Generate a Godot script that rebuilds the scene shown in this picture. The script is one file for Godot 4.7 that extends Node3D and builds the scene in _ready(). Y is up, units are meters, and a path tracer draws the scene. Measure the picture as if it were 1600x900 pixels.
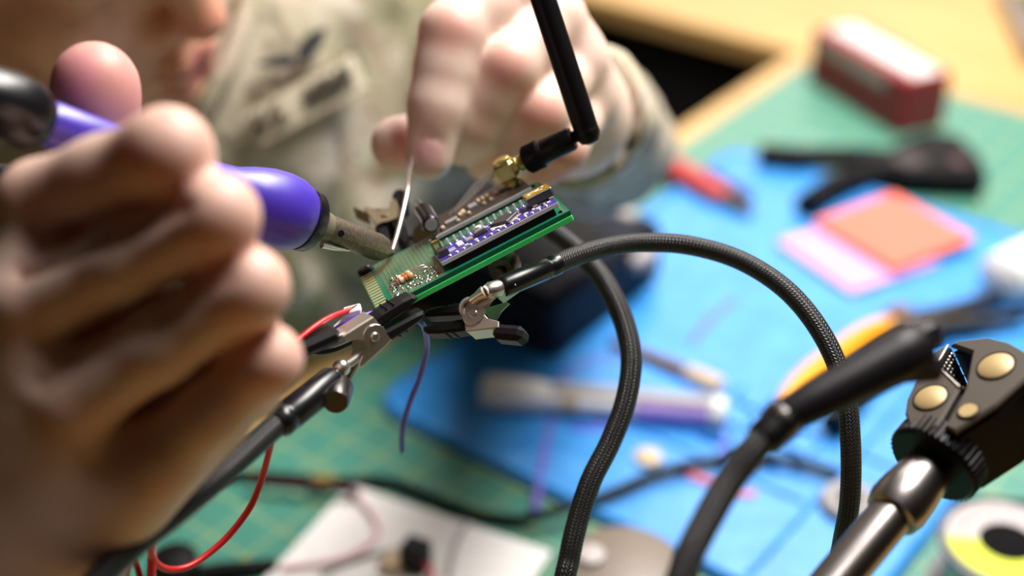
extends Node3D
# A soldering bench seen close up: a circuit board held by jointed arms, a soldering iron, the person at work, mats and tools.

const MM := 0.001
var M := {}
var taken := {}
var rng := RandomNumberGenerator.new()


# ---------------------------------------------------------------- shapes
class Shape:
	var st := SurfaceTool.new()
	func _init() -> void:
		st.begin(Mesh.PRIMITIVE_TRIANGLES)

	# adds a closed piece, turning its triangles so that they face outwards
	func piece(v: PackedVector3Array, groups: PackedInt32Array, uv := PackedVector2Array()) -> void:
		var vol := 0.0
		var c := v[0]
		for i in range(0, v.size(), 3):
			vol += (v[i] - c).dot((v[i + 1] - c).cross(v[i + 2] - c))
		var flip := vol > 0.0
		for i in range(0, v.size(), 3):
			st.set_smooth_group(groups[i / 3])
			for k in [0, 2, 1] if flip else [0, 1, 2]:
				st.set_uv(uv[i + k] if uv.size() else Vector2.ZERO)
				st.add_vertex(v[i + k])

	# a box with chamfered edges
	func box(x: Transform3D, size: Vector3, bev := 0.0) -> Shape:
		var h := size / 2.0
		var b := minf(bev, minf(h.x, minf(h.y, h.z)) * 0.95)
		var v := PackedVector3Array()
		var quad := func(p, q, r, s):
			var n: Vector3 = (q - p).cross(r - p)
			if n.dot((p + q + r + s) / 4.0) > 0.0:
				v.append_array([p, r, q, p, s, r])
			else:
				v.append_array([p, q, r, p, r, s])
		for a in 3:
			var a1 := (a + 1) % 3
			var a2 := (a + 2) % 3
			for s in [-1.0, 1.0]:
				var pts := []
				for c in [[-1, -1], [1, -1], [1, 1], [-1, 1]]:
					var p := Vector3()
					p[a] = s * h[a]
					p[a1] = c[0] * (h[a1] - b)
					p[a2] = c[1] * (h[a2] - b)
					pts.append(p)
				quad.call(pts[0], pts[1], pts[2], pts[3])
			if b <= 0.0:
				continue
			for s1 in [-1.0, 1.0]:
				for s2 in [-1.0, 1.0]:
					var e := []
					for t in [[-1, 0], [1, 0], [1, 1], [-1, 1]]:
						var p := Vector3()
						p[a] = t[0] * (h[a] - b)
						p[a1] = s1 * (h[a1] - (b if t[1] else 0.0))
						p[a2] = s2 * (h[a2] - (0.0 if t[1] else b))
						e.append(p)
					quad.call(e[0], e[1], e[2], e[3])
		if b > 0.0:
			for sx in [-1.0, 1.0]:
				for sy in [-1.0, 1.0]:
					for sz in [-1.0, 1.0]:
						var p := Vector3(sx * h.x, sy * (h.y - b), sz * (h.z - b))
						var q := Vector3(sx * (h.x - b), sy * h.y, sz * (h.z - b))
						var r := Vector3(sx * (h.x - b), sy * (h.y - b), sz * h.z)
						if (q - p).cross(r - p).dot(p) > 0.0:
							v.append_array([p, r, q])
						else:
							v.append_array([p, q, r])
		var g := PackedInt32Array()
		g.resize(v.size() / 3)
		g.fill(-1)
		for i in v.size():
			v[i] = x * v[i]
		piece(v, g)
		return self

	# a profile of (radius, height) turned about the local y axis
	func lathe(x: Transform3D, prof: Array, seg := 24, sharp := 0.75) -> Shape:
		var pr := prof.duplicate()
		if pr[0].x > 0.0:
			pr.push_front(Vector2(0, pr[0].y))
		if pr[-1].x > 0.0:
			pr.push_back(Vector2(0, pr[-1].y))
		var v := PackedVector3Array()
		var g := PackedInt32Array()
		var uv := PackedVector2Array()
		var grp := 1
		var run := 0.0
		for i in pr.size() - 1:
			var p: Vector2 = pr[i]
			var q: Vector2 = pr[i + 1]
			if i > 0 and absf((p - pr[i - 1]).angle_to(q - p)) > sharp:
				grp += 1
			for k in seg:
				var a0 := TAU * k / seg
				var a1 := TAU * (k + 1) / seg
				var d0 := Vector3(cos(a0), 0, sin(a0))
				var d1 := Vector3(cos(a1), 0, sin(a1))
				var up := Vector3.UP
				var A := d0 * p.x + up * p.y
				var B := d1 * p.x + up * p.y
				var C := d1 * q.x + up * q.y
				var D := d0 * q.x + up * q.y
				var l1 := run + (q - p).length()
				if p.x > 0.0:
					v.append_array([A, B, C])
					uv.append_array([Vector2(float(k) / seg, run), Vector2(float(k + 1) / seg, run), Vector2(float(k + 1) / seg, l1)])
					g.append(grp)
				if q.x > 0.0:
					v.append_array([A, C, D])
					uv.append_array([Vector2(float(k) / seg, run), Vector2(float(k + 1) / seg, l1), Vector2(float(k) / seg, l1)])
					g.append(grp)
			run += (q - p).length()
		for i in v.size():
			v[i] = x * v[i]
		piece(v, g, uv)
		return self

	# a round bar along a path; r is one radius or one per point
	func tube(path: Array, r, seg := 12, closed := false) -> Shape:
		var n := path.size()
		var rings := []
		var t0: Vector3 = (path[1] - path[0]).normalized()
		var side := t0.cross(Vector3.UP if absf(t0.y) < 0.9 else Vector3.RIGHT).normalized()
		var run := 0.0
		var runs := []
		for i in n:
			var t: Vector3
			if closed:
				t = (path[(i + 1) % n] - path[(i - 1 + n) % n]).normalized()
			else:
				t = (path[mini(i + 1, n - 1)] - path[maxi(i - 1, 0)]).normalized()
			side = (side - t * side.dot(t)).normalized()
			var up := t.cross(side)
			var rr: float = r if (r is float) else r[i]
			var ring := PackedVector3Array()
			for k in seg:
				var a := TAU * k / seg
				ring.append(path[i] + (side * cos(a) + up * sin(a)) * rr)
			rings.append(ring)
			if i > 0:
				run += (path[i] - path[i - 1]).length()
			runs.append(run)
		var v := PackedVector3Array()
		var g := PackedInt32Array()
		var uv := PackedVector2Array()
		for i in (n if closed else n - 1):
			var j := (i + 1) % n
			for k in seg:
				var k1 := (k + 1) % seg
				var u0 := float(k) / seg
				var u1 := float(k + 1) / seg
				v.append_array([rings[i][k], rings[i][k1], rings[j][k1], rings[i][k], rings[j][k1], rings[j][k]])
				uv.append_array([Vector2(u0, runs[i]), Vector2(u1, runs[i]), Vector2(u1, runs[j]), Vector2(u0, runs[i]), Vector2(u1, runs[j]), Vector2(u0, runs[j])])
				g.append_array([1, 1])
		if not closed:
			for k in seg:
				var k1 := (k + 1) % seg
				v.append_array([path[0], rings[0][k1], rings[0][k], path[n - 1], rings[n - 1][k], rings[n - 1][k1]])
				for q in 6:
					uv.append(Vector2.ZERO)
				g.append_array([2, 3])
		piece(v, g, uv)
		return self

	# a flat outline in the local xy plane given a thickness along z, with chamfered rims
	func prism(x: Transform3D, poly: PackedVector2Array, depth: float, bev := 0.0) -> Shape:
		var n := poly.size()
		var area := 0.0
		for i in n:
			area += poly[i].cross(poly[(i + 1) % n])
		var p := poly.duplicate()
		if area < 0.0:
			p.reverse()
		var inner := PackedVector2Array()
		for i in n:
			var e0 := (p[i] - p[(i - 1 + n) % n]).normalized()
			var e1 := (p[(i + 1) % n] - p[i]).normalized()
			var n0 := Vector2(-e0.y, e0.x)
			var n1 := Vector2(-e1.y, e1.x)
			var m := (n0 + n1) / maxf(0.4, 1.0 + n0.dot(n1))
			inner.append(p[i] + m * bev)
		var tri := Geometry2D.triangulate_polygon(inner)
		var v := PackedVector3Array()
		var hz := depth / 2.0
		var up := func(q, z): return Vector3(q.x, q.y, z)
		for i in range(0, tri.size(), 3):
			var a := inner[tri[i]]
			var b := inner[tri[i + 1]]
			var c := inner[tri[i + 2]]
			if (b - a).cross(c - a) < 0.0:
				var t := b
				b = c
				c = t
			v.append_array([up.call(a, hz), up.call(b, hz), up.call(c, hz), up.call(a, -hz), up.call(c, -hz), up.call(b, -hz)])
		for i in n:
			var j := (i + 1) % n
			var rows := [[p, -hz + bev, p, hz - bev]]
			if bev > 0.0:
				rows.append([p, hz - bev, inner, hz])
				rows.append([inner, -hz, p, -hz + bev])
			for w in rows:
				var a0: Vector3 = up.call(w[0][i], w[1])
				var b0: Vector3 = up.call(w[0][j], w[1])
				var a1: Vector3 = up.call(w[2][i], w[3])
				var b1: Vector3 = up.call(w[2][j], w[3])
				v.append_array([a0, b0, b1, a0, b1, a1])
		var g := PackedInt32Array()
		g.resize(v.size() / 3)
		g.fill(-1)
		for i in v.size():
			v[i] = x * v[i]
		piece(v, g)
		return self

	func ball(x: Transform3D, radii: Vector3, seg := 16) -> Shape:
		var prof := []
		var n := maxi(6, seg / 2)
		for i in n + 1:
			var a := -PI / 2 + PI * i / n
			prof.append(Vector2(cos(a) if i > 0 and i < n else 0.0, sin(a)))
		return lathe(x * Transform3D(Basis.from_scale(radii), Vector3.ZERO), prof, seg, 3.0)

	func mesh() -> ArrayMesh:
		st.generate_normals()
		st.index()
		return st.commit()


# ---------------------------------------------------------------- continuous bodies: tapered capsules joined on a grid
class Field:
	var lo: Vector3
	var c: float
	var nx: int
	var ny: int
	var nz: int
	var f := PackedFloat32Array()
	var g := PackedFloat32Array()
	var dirty := false

	func _init(a: Vector3, b: Vector3, cell: float) -> void:
		lo = a
		c = cell
		nx = int((b.x - a.x) / c) + 2
		ny = int((b.y - a.y) / c) + 2
		nz = int((b.z - a.z) / c) + 2
		f.resize(nx * ny * nz)
		f.fill(0.03)
		g.resize(nx * ny * nz)
		g.fill(0.03)

	func span(a: Vector3, b: Vector3, m: float) -> Array:
		var p := ((a.min(b) - Vector3.ONE * m - lo) / c).floor()
		var q := ((a.max(b) + Vector3.ONE * m - lo) / c).ceil()
		return [maxi(0, int(p.x)), mini(nx - 1, int(q.x)), maxi(0, int(p.y)), mini(ny - 1, int(q.y)), maxi(0, int(p.z)), mini(nz - 1, int(q.z))]

	# a tapered bone, blended into its group over the width k
	func bone(a: Vector3, b: Vector3, ra: float, rb: float, k: float) -> void:
		var s := span(a, b, maxf(ra, rb) + k + 2.5 * c)
		var ab := b - a
		var inv := 1.0 / maxf(ab.length_squared(), 1e-9)
		for z in range(s[4], s[5] + 1):
			for y in range(s[2], s[3] + 1):
				var at: int = (z * ny + y) * nx
				var p := lo + Vector3(s[0], y, z) * c - a
				for x in range(s[0], s[1] + 1):
					var t := clampf(p.dot(ab) * inv, 0.0, 1.0)
					var d := (p - ab * t).length() - ra - (rb - ra) * t
					var o := g[at + x]
					var h := maxf(k - absf(o - d), 0.0)
					g[at + x] = minf(o, d) - h * h * 0.25 / k
					p.x += c
		dirty = true

	func chain(pts: Array, radii: Array, k: float) -> void:
		for i in pts.size() - 1:
			bone(pts[i], pts[i + 1], radii[i], radii[i + 1], k)

	func blob(x: Transform3D, radii: Vector3, k: float) -> void:
		var m := maxf(radii.x, maxf(radii.y, radii.z))
		var s := span(x.origin, x.origin, m + k + 2.5 * c)
		var to := x.affine_inverse()
		var least := minf(radii.x, minf(radii.y, radii.z))
		for z in range(s[4], s[5] + 1):
			for y in range(s[2], s[3] + 1):
				var at: int = (z * ny + y) * nx
				for i in range(s[0], s[1] + 1):
					var q := to * (lo + Vector3(i, y, z) * c)
					var k0 := (q / radii).length()
					var k1 := (q / (radii * radii)).length()
					var d := k0 * (k0 - 1.0) / k1 if k1 > 1e-6 else -least
					var o := g[at + i]
					var h := maxf(k - absf(o - d), 0.0)
					g[at + i] = minf(o, d) - h * h * 0.25 / k
		dirty = true

	# joins the group to the body, with a crease of the width k between them
	func join(k: float) -> void:
		for i in f.size():
			var d := g[i]
			var o := f[i]
			if d < 0.03 or o < 0.03:
				var h := maxf(k - absf(o - d), 0.0)
				f[i] = minf(o, d) - h * h * 0.25 / k
		g.fill(0.03)

	# cuts a groove
	func groove(a: Vector3, b: Vector3, ra: float, rb: float, k: float) -> void:
		var s := span(a, b, maxf(ra, rb) + k + 2.0 * c)
		var ab := b - a
		var inv := 1.0 / maxf(ab.length_squared(), 1e-9)
		for z in range(s[4], s[5] + 1):
			for y in range(s[2], s[3] + 1):
				var at: int = (z * ny + y) * nx
				for x in range(s[0], s[1] + 1):
					var p := lo + Vector3(x, y, z) * c - a
					var t := clampf(p.dot(ab) * inv, 0.0, 1.0)
					var d := -((p - ab * t).length() - ra - (rb - ra) * t)
					var o := f[at + x]
					var h := maxf(k - absf(o - d), 0.0)
					f[at + x] = maxf(o, d) + h * h * 0.25 / k

	func at(p: Vector3) -> float:
		var q := (p - lo) / c
		var x := clampi(int(q.x), 0, nx - 2)
		var y := clampi(int(q.y), 0, ny - 2)
		var z := clampi(int(q.z), 0, nz - 2)
		var u := q - Vector3(x, y, z)
		var i := (z * ny + y) * nx + x
		var j := i + nx * ny
		return lerpf(
			lerpf(lerpf(f[i], f[i + 1], u.x), lerpf(f[i + nx], f[i + nx + 1], u.x), u.y),
			lerpf(lerpf(f[j], f[j + 1], u.x), lerpf(f[j + nx], f[j + nx + 1], u.x), u.y), u.z)

	# from p along d until the surface is `gap` away
	func land(p: Vector3, d: Vector3, gap: float) -> Vector3:
		for i in 60:
			var v := at(p) - gap
			if absf(v) < 0.0002:
				break
			p += d * clampf(v, -0.02, 0.02) * 0.8
		return p

	func grad(p: Vector3) -> Vector3:
		var e := c
		return Vector3(at(p + Vector3(e, 0, 0)) - at(p - Vector3(e, 0, 0)), at(p + Vector3(0, e, 0)) - at(p - Vector3(0, e, 0)), at(p + Vector3(0, 0, e)) - at(p - Vector3(0, 0, e))).normalized()

	# surface nets, added to a SurfaceTool; tint gives each point its skin or cloth colour
	func skin(st: SurfaceTool, first: int, tint: Callable, noise: FastNoiseLite = null, amp := 0.0) -> int:
		var id := PackedInt32Array()
		id.resize(f.size())
		id.fill(-1)
		var n := 0
		var off := [0, 1, nx, nx + 1, nx * ny, nx * ny + 1, nx * ny + nx, nx * ny + nx + 1]
		var edges := [[0, 1], [2, 3], [4, 5], [6, 7], [0, 2], [1, 3], [4, 6], [5, 7], [0, 4], [1, 5], [2, 6], [3, 7]]
		var corner := []
		for k in 8:
			corner.append(Vector3(k & 1, (k >> 1) & 1, k >> 2))
		st.set_smooth_group(0)
		for z in nz - 1:
			for y in ny - 1:
				var row := (z * ny + y) * nx
				for x in nx - 1:
					var i := row + x
					if absf(f[i]) > 2.0 * c:
						continue
					var inside := 0
					for k in 8:
						if f[i + off[k]] < 0.0:
							inside += 1
					if inside == 0 or inside == 8:
						continue
					var sum := Vector3.ZERO
					var cnt := 0
					for e in edges:
						var a := f[i + off[e[0]]]
						var b := f[i + off[e[1]]]
						if (a < 0.0) != (b < 0.0):
							sum += corner[e[0]].lerp(corner[e[1]], a / (a - b))
							cnt += 1
					var p := lo + (Vector3(x, y, z) + sum / cnt) * c
					var nn := grad(p)
					if noise:
						p += nn * noise.get_noise_3dv(p) * amp
					st.set_color(tint.call(p))
					st.set_normal(nn)
					st.set_uv(Vector2.ZERO)
					st.add_vertex(p)
					id[i] = first + n
					n += 1
		var back := [[nx, nx * ny], [nx * ny, 1], [1, nx]]
		var fwd := [1, nx, nx * ny]
		for z in range(1, nz - 1):
			for y in range(1, ny - 1):
				var row := (z * ny + y) * nx
				for x in range(1, nx - 1):
					var i := row + x
					var a := f[i]
					if absf(a) > 2.0 * c:
						continue
					for d in 3:
						var b := f[i + fwd[d]]
						if (a < 0.0) == (b < 0.0):
							continue
						var q := [id[i], id[i - back[d][0]], id[i - back[d][0] - back[d][1]], id[i - back[d][1]]]
						if q.min() < 0:
							continue
						if a < 0.0:
							q.reverse()
						for k in [0, 1, 2, 0, 2, 3]:
							st.add_index(q[k])
		return first + n


# ---------------------------------------------------------------- things and parts
func numbered(called: String) -> String:
	var n: int = taken.get(called, -1) + 1
	taken[called] = n
	return called if n == 0 else "%s_%03d" % [called, n]


func thing(called: String, label: String, category: String, at := Transform3D(), group := "") -> Node3D:
	var o := Node3D.new()
	o.name = numbered(called)
	add_child(o)
	o.transform = at
	tag(o, label, category, group)
	return o


func tag(o: Node, label: String, category: String, group := "") -> void:
	o.set_meta("label", label)
	o.set_meta("category", category)
	if group:
		o.set_meta("group", group)


func obj(called: String, s, m: Material, parent: Node = null) -> MeshInstance3D:
	var o := MeshInstance3D.new()
	o.name = called if parent else numbered(called)
	o.mesh = s.mesh() if s is Shape else s
	o.material_override = m
	(parent if parent else self).add_child(o, true)
	return o


func one(called: String, s, m: Material, label: String, category: String, group := "") -> MeshInstance3D:
	var o := obj(called, s, m)
	tag(o, label, category, group)
	return o


func struct(called: String, s, m: Material) -> MeshInstance3D:
	var o := obj(called, s, m)
	o.set_meta("kind", "structure")
	return o


func part(called: String, parent: Node, at := Transform3D()) -> Node3D:
	var o := Node3D.new()
	o.name = called
	parent.add_child(o, true)
	o.transform = at
	return o


func S() -> Shape:
	return Shape.new()


func mv(x: float, y: float, z: float) -> Vector3:
	return Vector3(x, y, z) * MM


func mt(x: float, y: float, z: float) -> Transform3D:
	return Transform3D(Basis(), mv(x, y, z))


# a frame at o whose x axis runs along x and whose y axis leans towards up
func frame(o: Vector3, x: Vector3, up: Vector3) -> Transform3D:
	var ex := x.normalized()
	var ez := ex.cross(up).normalized()
	return Transform3D(Basis(ex, ez.cross(ex), ez), o)


# a frame at a whose y axis runs towards b
func along(a: Vector3, b: Vector3) -> Transform3D:
	var ey := (b - a).normalized()
	var ex := ey.cross(Vector3.UP if absf(ey.y) < 0.9 else Vector3.RIGHT).normalized()
	return Transform3D(Basis(ex, ey, ex.cross(ey)), a)


func curve(pts: Array, per := 8) -> Array:
	var out := []
	for i in pts.size() - 1:
		var p0: Vector3 = pts[maxi(i - 1, 0)]
		var p1: Vector3 = pts[i]
		var p2: Vector3 = pts[i + 1]
		var p3: Vector3 = pts[mini(i + 2, pts.size() - 1)]
		for k in per:
			out.append(p1.cubic_interpolate(p2, p0, p3, float(k) / per))
	out.append(pts[-1])
	return out


func mat(called: String, color: Color, rough := 0.5, metal := 0.0) -> StandardMaterial3D:
	var m := StandardMaterial3D.new()
	m.resource_name = called
	m.albedo_color = color
	m.roughness = rough
	m.metallic = metal
	M[called] = m
	return m


func c8(r: int, g: int, b: int) -> Color:
	return Color8(r, g, b)


func noise_of(freq: float, octaves := 3, s := 1) -> FastNoiseLite:
	var n := FastNoiseLite.new()
	n.noise_type = FastNoiseLite.TYPE_SIMPLEX_SMOOTH
	n.frequency = freq
	n.fractal_octaves = octaves
	n.seed = s
	return n


# a seamless speckle between two colours
func speckle(a: Color, b: Color, freq: float, s: int, size := 256) -> NoiseTexture2D:
	var t := NoiseTexture2D.new()
	t.width = size
	t.height = size
	t.seamless = true
	t.noise = noise_of(freq, 4, s)
	var r := Gradient.new()
	r.set_color(0, a)
	r.set_color(1, b)
	t.color_ramp = r
	return t


func relief(freq: float, s: int, strength := 3.0) -> NoiseTexture2D:
	var t := NoiseTexture2D.new()
	t.width = 256
	t.height = 256
	t.seamless = true
	t.as_normal_map = true
	t.bump_strength = strength
	t.noise = noise_of(freq, 3, s)
	return t


func tri(m: StandardMaterial3D, scale: float) -> void:
	m.uv1_triplanar = true
	m.uv1_scale = Vector3.ONE * scale


# ---------------------------------------------------------------- the place
func _ready() -> void:
	rng.seed = 7
	var cam := Camera3D.new()
	cam.name = "camera"
	cam.position = Vector3(0, 1.24, 0)
	cam.rotation_degrees = Vector3(-32, 0, 0)
	cam.fov = 22.896
	cam.near = 0.02
	cam.far = 40.0
	var lens := CameraAttributesPhysical.new()
	lens.frustum_focal_length = 59.26
	lens.exposure_aperture = 4.1
	lens.frustum_focus_distance = 0.466
	lens.frustum_near = 0.02
	lens.frustum_far = 40.0
	cam.attributes = lens
	add_child(cam)
	cam.current = true

	var env := Environment.new()
	env.background_mode = Environment.BG_COLOR
	env.background_color = Color(0.02, 0.02, 0.02)
	env.tonemap_mode = Environment.TONE_MAPPER_LINEAR
	env.tonemap_exposure = 1.0
	env.sdfgi_enabled = true
	env.ssao_enabled = true
	env.ssil_enabled = true
	var we := WorldEnvironment.new()
	we.name = "environment"
	we.environment = env
	add_child(we)

	materials()
	# the lamps: [middle, size across x, size across z, energy]
	lamp(Vector3(0.36, 1.86, -0.88), Vector2(0.35, 0.95), 3.3, "long lamp hanging low over the desk, above the right of the board", 3.0)
	lamp(Vector3(0.6, 2.42, -4.1), Vector2(1.8, 0.6), 3.2, "long ceiling lamp panel near the back wall", 3.0)
	lamp(Vector3(0.35, 2.42, -2.4), Vector2(1.2, 0.6), 1.6, "wide ceiling lamp panel over the far wing of the desk", 3.0)
	room()
	desk()
	mats()
	board()
	arms()
	big_clamp()
	iron()
	person()
	on_the_mat()
	on_the_table()


func lamp(p: Vector3, size: Vector2, energy: float, label: String, glow: float) -> void:
	var t := thing("ceiling_lamp" if p.y > 2.3 else "hanging_lamp", label, "lamp", Transform3D(Basis(), p))
	obj("lamp_frame", S().box(Transform3D(Basis(), Vector3(0, 0.02, 0)), Vector3(size.x + 0.04, 0.035, size.y + 0.04), 0.004), M.white_paint, t)
	var g := mat("lamp_glow_%d" % int(glow * 10), c8(255, 247, 236))
	g.emission_enabled = true
	g.emission = c8(255, 244, 230)
	g.emission_energy_multiplier = glow
	if p.y < 2.3:
		for z in [-0.4, 0.4]:
			obj("lamp_cord", S().tube([Vector3(0, 0.03, z), Vector3(0, 2.46 - p.y, z)], 0.003, 8), M.white_paint, t)
	obj("lamp_diffuser", S().box(Transform3D(), Vector3(size.x, 0.012, size.y), 0.002), g, t)
	var l := AreaLight3D.new()
	l.name = "lamp_light"
	l.area_size = size
	l.light_color = Color(1.0, 0.98, 0.965)
	l.light_energy = energy
	l.shadow_enabled = true
	l.area_range = 8.0
	l.position = Vector3(0, -0.012, 0)
	l.rotation_degrees = Vector3(-90, 0, 0)
	t.add_child(l)


func materials() -> void:
	mat("white_paint", c8(225, 222, 216), 0.6)
	mat("wall_paint", c8(104, 99, 92), 0.8)
	mat("ceiling_paint", c8(170, 168, 164), 0.9)
	mat("dark_carpet", c8(30, 28, 28), 0.95)
	var m := mat("wood", Color.WHITE, 0.45)
	m.albedo_texture = speckle(c8(182, 142, 82), c8(206, 170, 110), 0.012, 3)
	m.uv1_triplanar = true
	m.uv1_scale = Vector3(0.9, 6.0, 9.0)
	m = mat("wood_edge", Color.WHITE, 0.5)
	m.albedo_texture = speckle(c8(196, 158, 92), c8(222, 188, 124), 0.02, 4)
	tri(m, 6.0)
	mat("under_desk_dark", c8(14, 13, 13), 0.8)  # near black for the dark under the desk; the legs share it
	m = mat("cutting_mat", Color.WHITE, 0.42)
	m.albedo_texture = grid_texture()
	m.uv1_triplanar = true
	m.uv1_scale = Vector3.ONE / 0.1524
	m.normal_enabled = true
	m.normal_texture = relief(0.2, 5, 1.0)
	m.normal_scale = 0.15
	m = mat("blue_silicone", Color.WHITE, 0.38)
	m.albedo_texture = speckle(c8(40, 128, 206), c8(66, 150, 222), 0.02, 8)
	tri(m, 7.0)
	mat("gold", c8(240, 196, 66), 0.34, 0.85)
	mat("brass_pale", c8(216, 200, 126), 0.32, 0.9)
	mat("steel", c8(200, 194, 184), 0.44, 0.9)
	mat("bright_steel", c8(222, 217, 208), 0.33, 0.95)
	mat("dark_steel", c8(96, 92, 90), 0.35, 1.0)
	m = mat("burnt_steel", Color.WHITE, 0.45, 0.75)
	m.albedo_texture = speckle(c8(92, 80, 66), c8(142, 134, 118), 0.05, 12)
	tri(m, 60.0)
	mat("solder", c8(214, 214, 212), 0.22, 1.0)
	m = mat("black_rubber", c8(16, 15, 17), 0.45)
	m = mat("black_boot", c8(25, 23, 26), 0.42)
	mat("black_gloss", c8(14, 14, 18), 0.3)
	mat("black_plastic", c8(17, 16, 18), 0.38)
	mat("black_matte", c8(14, 13, 14), 0.6)
	m = mat("braid", c8(16, 15, 17), 0.42)
	m.normal_enabled = true
	m.normal_texture = braid_relief()
	m.normal_scale = 0.9
	m.uv1_scale = Vector3(9, 420, 1)
	m = mat("board_green", c8(24, 104, 76), 0.3)
	m = mat("board_edge", c8(64, 226, 120), 0.4)
	m.subsurf_scatter_enabled = true
	m.subsurf_scatter_strength = 0.1
	mat("board_purple", c8(64, 50, 148), 0.35)
	mat("module_dark", c8(62, 54, 48), 0.4)
	mat("board_side", c8(174, 174, 178), 0.55)
	mat("pad_tin", c8(190, 186, 150), 0.35, 0.6)
	mat("contact_tin", c8(186, 178, 128), 0.4, 0.4)
	mat("white_print", c8(236, 234, 240), 0.5)
	mat("chip_black", c8(58, 55, 56), 0.42)
	mat("chip_grey", c8(150, 148, 150), 0.4)
	mat("ceramic_beige", c8(196, 176, 146), 0.5)
	mat("collar_grey", c8(118, 112, 92), 0.5)
	mat("tin_bright", c8(232, 230, 226), 0.4, 0.4)
	mat("gap_shade_teal", c8(12, 46, 38), 0.5)  # dark green of the shaded board, put into a colour
	mat("tan_steel", c8(128, 112, 88), 0.5, 0.5)
	mat("plate_dark", c8(52, 42, 38), 0.6)
	mat("olive_plastic", c8(116, 104, 44), 0.5)
	mat("resistor_tan", c8(218, 166, 120), 0.4)
	mat("resistor_band", c8(150, 84, 40), 0.45)
	mat("red_wire", c8(206, 34, 38), 0.35)
	mat("dark_red_wire", c8(150, 14, 28), 0.3)
	mat("purple_wire", c8(96, 70, 214), 0.35)
	mat("pale_purple", c8(186, 156, 226), 0.5)
	mat("violet_wire", c8(112, 92, 190), 0.5)
	mat("white_plastic", c8(232, 230, 226), 0.4)
	mat("grey_plastic", c8(150, 146, 146), 0.5)
	m = mat("iron_purple", c8(70, 50, 176), 0.36)
	m.clearcoat_enabled = true
	m.clearcoat = 0.3
	m.clearcoat_roughness = 0.3
	m = mat("clear_plastic", Color(0.9, 0.9, 0.88, 0.18), 0.1)
	m.transparency = BaseMaterial3D.TRANSPARENCY_ALPHA
	mat("clamp_face", c8(78, 70, 62), 0.5, 0.35)
	mat("clamp_dark", c8(12, 11, 15), 0.42)
	mat("rivet_tan", c8(178, 152, 104), 0.45, 0.2)
	mat("orange_grip", c8(238, 158, 24), 0.4)
	mat("red_box", c8(136, 8, 24), 0.45)
	mat("box_label", c8(214, 204, 202), 0.5)
	mat("box_grey", c8(188, 172, 170), 0.5)
	mat("note_orange", c8(240, 112, 92), 0.8)
	mat("note_pink", c8(214, 156, 206), 0.8)
	m = mat("paper", Color.WHITE, 0.85)
	m.albedo_texture = speckle(c8(232, 228, 226), c8(240, 238, 236), 0.05, 21)
	tri(m, 8.0)
	mat("pink_wire", c8(232, 190, 196), 0.5)
	mat("yellow_label", c8(192, 204, 16), 0.5)
	mat("label_grey", c8(176, 169, 168), 0.6)
	mat("print_grey", c8(130, 124, 124), 0.7)
	mat("red_plastic", c8(190, 66, 62), 0.45)
	mat("beige_plastic", c8(200, 176, 140), 0.5)
	mat("brown_plastic", c8(112, 74, 44), 0.5)
	mat("pink_red", c8(206, 96, 104), 0.5)
	mat("dark_violet", c8(52, 44, 96), 0.5)
	mat("box_end", c8(124, 30, 40), 0.45)
	mat("lit_brown_grey", c8(120, 108, 96), 0.45)  # lit tone of the black disc's top
	mat("dark_maroon", c8(58, 14, 20), 0.5)
	mat("warm_grey", c8(146, 134, 124), 0.5)
	mat("dark_flange", c8(98, 96, 102), 0.4)
	mat("rod_chrome", c8(150, 144, 142), 0.3, 1.0)
	mat("black_hole", c8(6, 6, 7), 0.9)
	mat("blue_black", c8(22, 26, 38), 0.6)
	mat("case_grey", c8(176, 168, 166), 0.5)
	m = mat("skin", Color.WHITE, 0.52)
	m.vertex_color_use_as_albedo = true
	m.subsurf_scatter_enabled = true
	m.subsurf_scatter_strength = 0.12
	m.normal_enabled = true
	m.normal_texture = relief(0.08, 31, 2.0)
	m.normal_scale = 0.12
	tri(m, 30.0)
	mat("hair", c8(44, 32, 24), 0.6)
	m = mat("camo", Color.WHITE, 0.9)
	m.albedo_texture = camo_texture()
	tri(m, 2.6)
	m.normal_enabled = true
	m.normal_texture = relief(0.25, 33, 2.0)
	m.normal_scale = 0.2
	m = mat("tape_cloth", Color.WHITE, 0.9)
	m.albedo_texture = speckle(c8(186, 176, 150), c8(210, 200, 178), 0.03, 35)
	tri(m, 14.0)
	mat("tape_seam", c8(120, 104, 76), 0.9)
	dull(["black_rubber", "black_boot", "black_plastic", "black_matte", "clamp_dark", "black_hole", "blue_black"], 0.28)
	mat("thread_black", c8(30, 32, 32), 0.8)
	mat("thread_grey", c8(70, 64, 56), 0.85)


func dull(names: Array, share: float) -> void:
	for n in names:
		M[n].metallic_specular = share


func grid_texture() -> ImageTexture:
	var n := 768
	var im := Image.create(n, n, false, Image.FORMAT_RGB8)
	var a := noise_of(0.02, 3, 41)
	for y in n:
		for x in n:
			var v := a.get_noise_2d(x, y) * 0.5 + 0.5
			im.set_pixel(x, y, c8(62, 124, 108).lerp(c8(74, 138, 122), v))
	var line := c8(150, 164, 104)
	for k in 6:
		im.fill_rect(Rect2i(k * 128, 0, 6, n), line)
		im.fill_rect(Rect2i(0, k * 128, n, 6), line)
	return ImageTexture.create_from_image(im)


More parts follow.
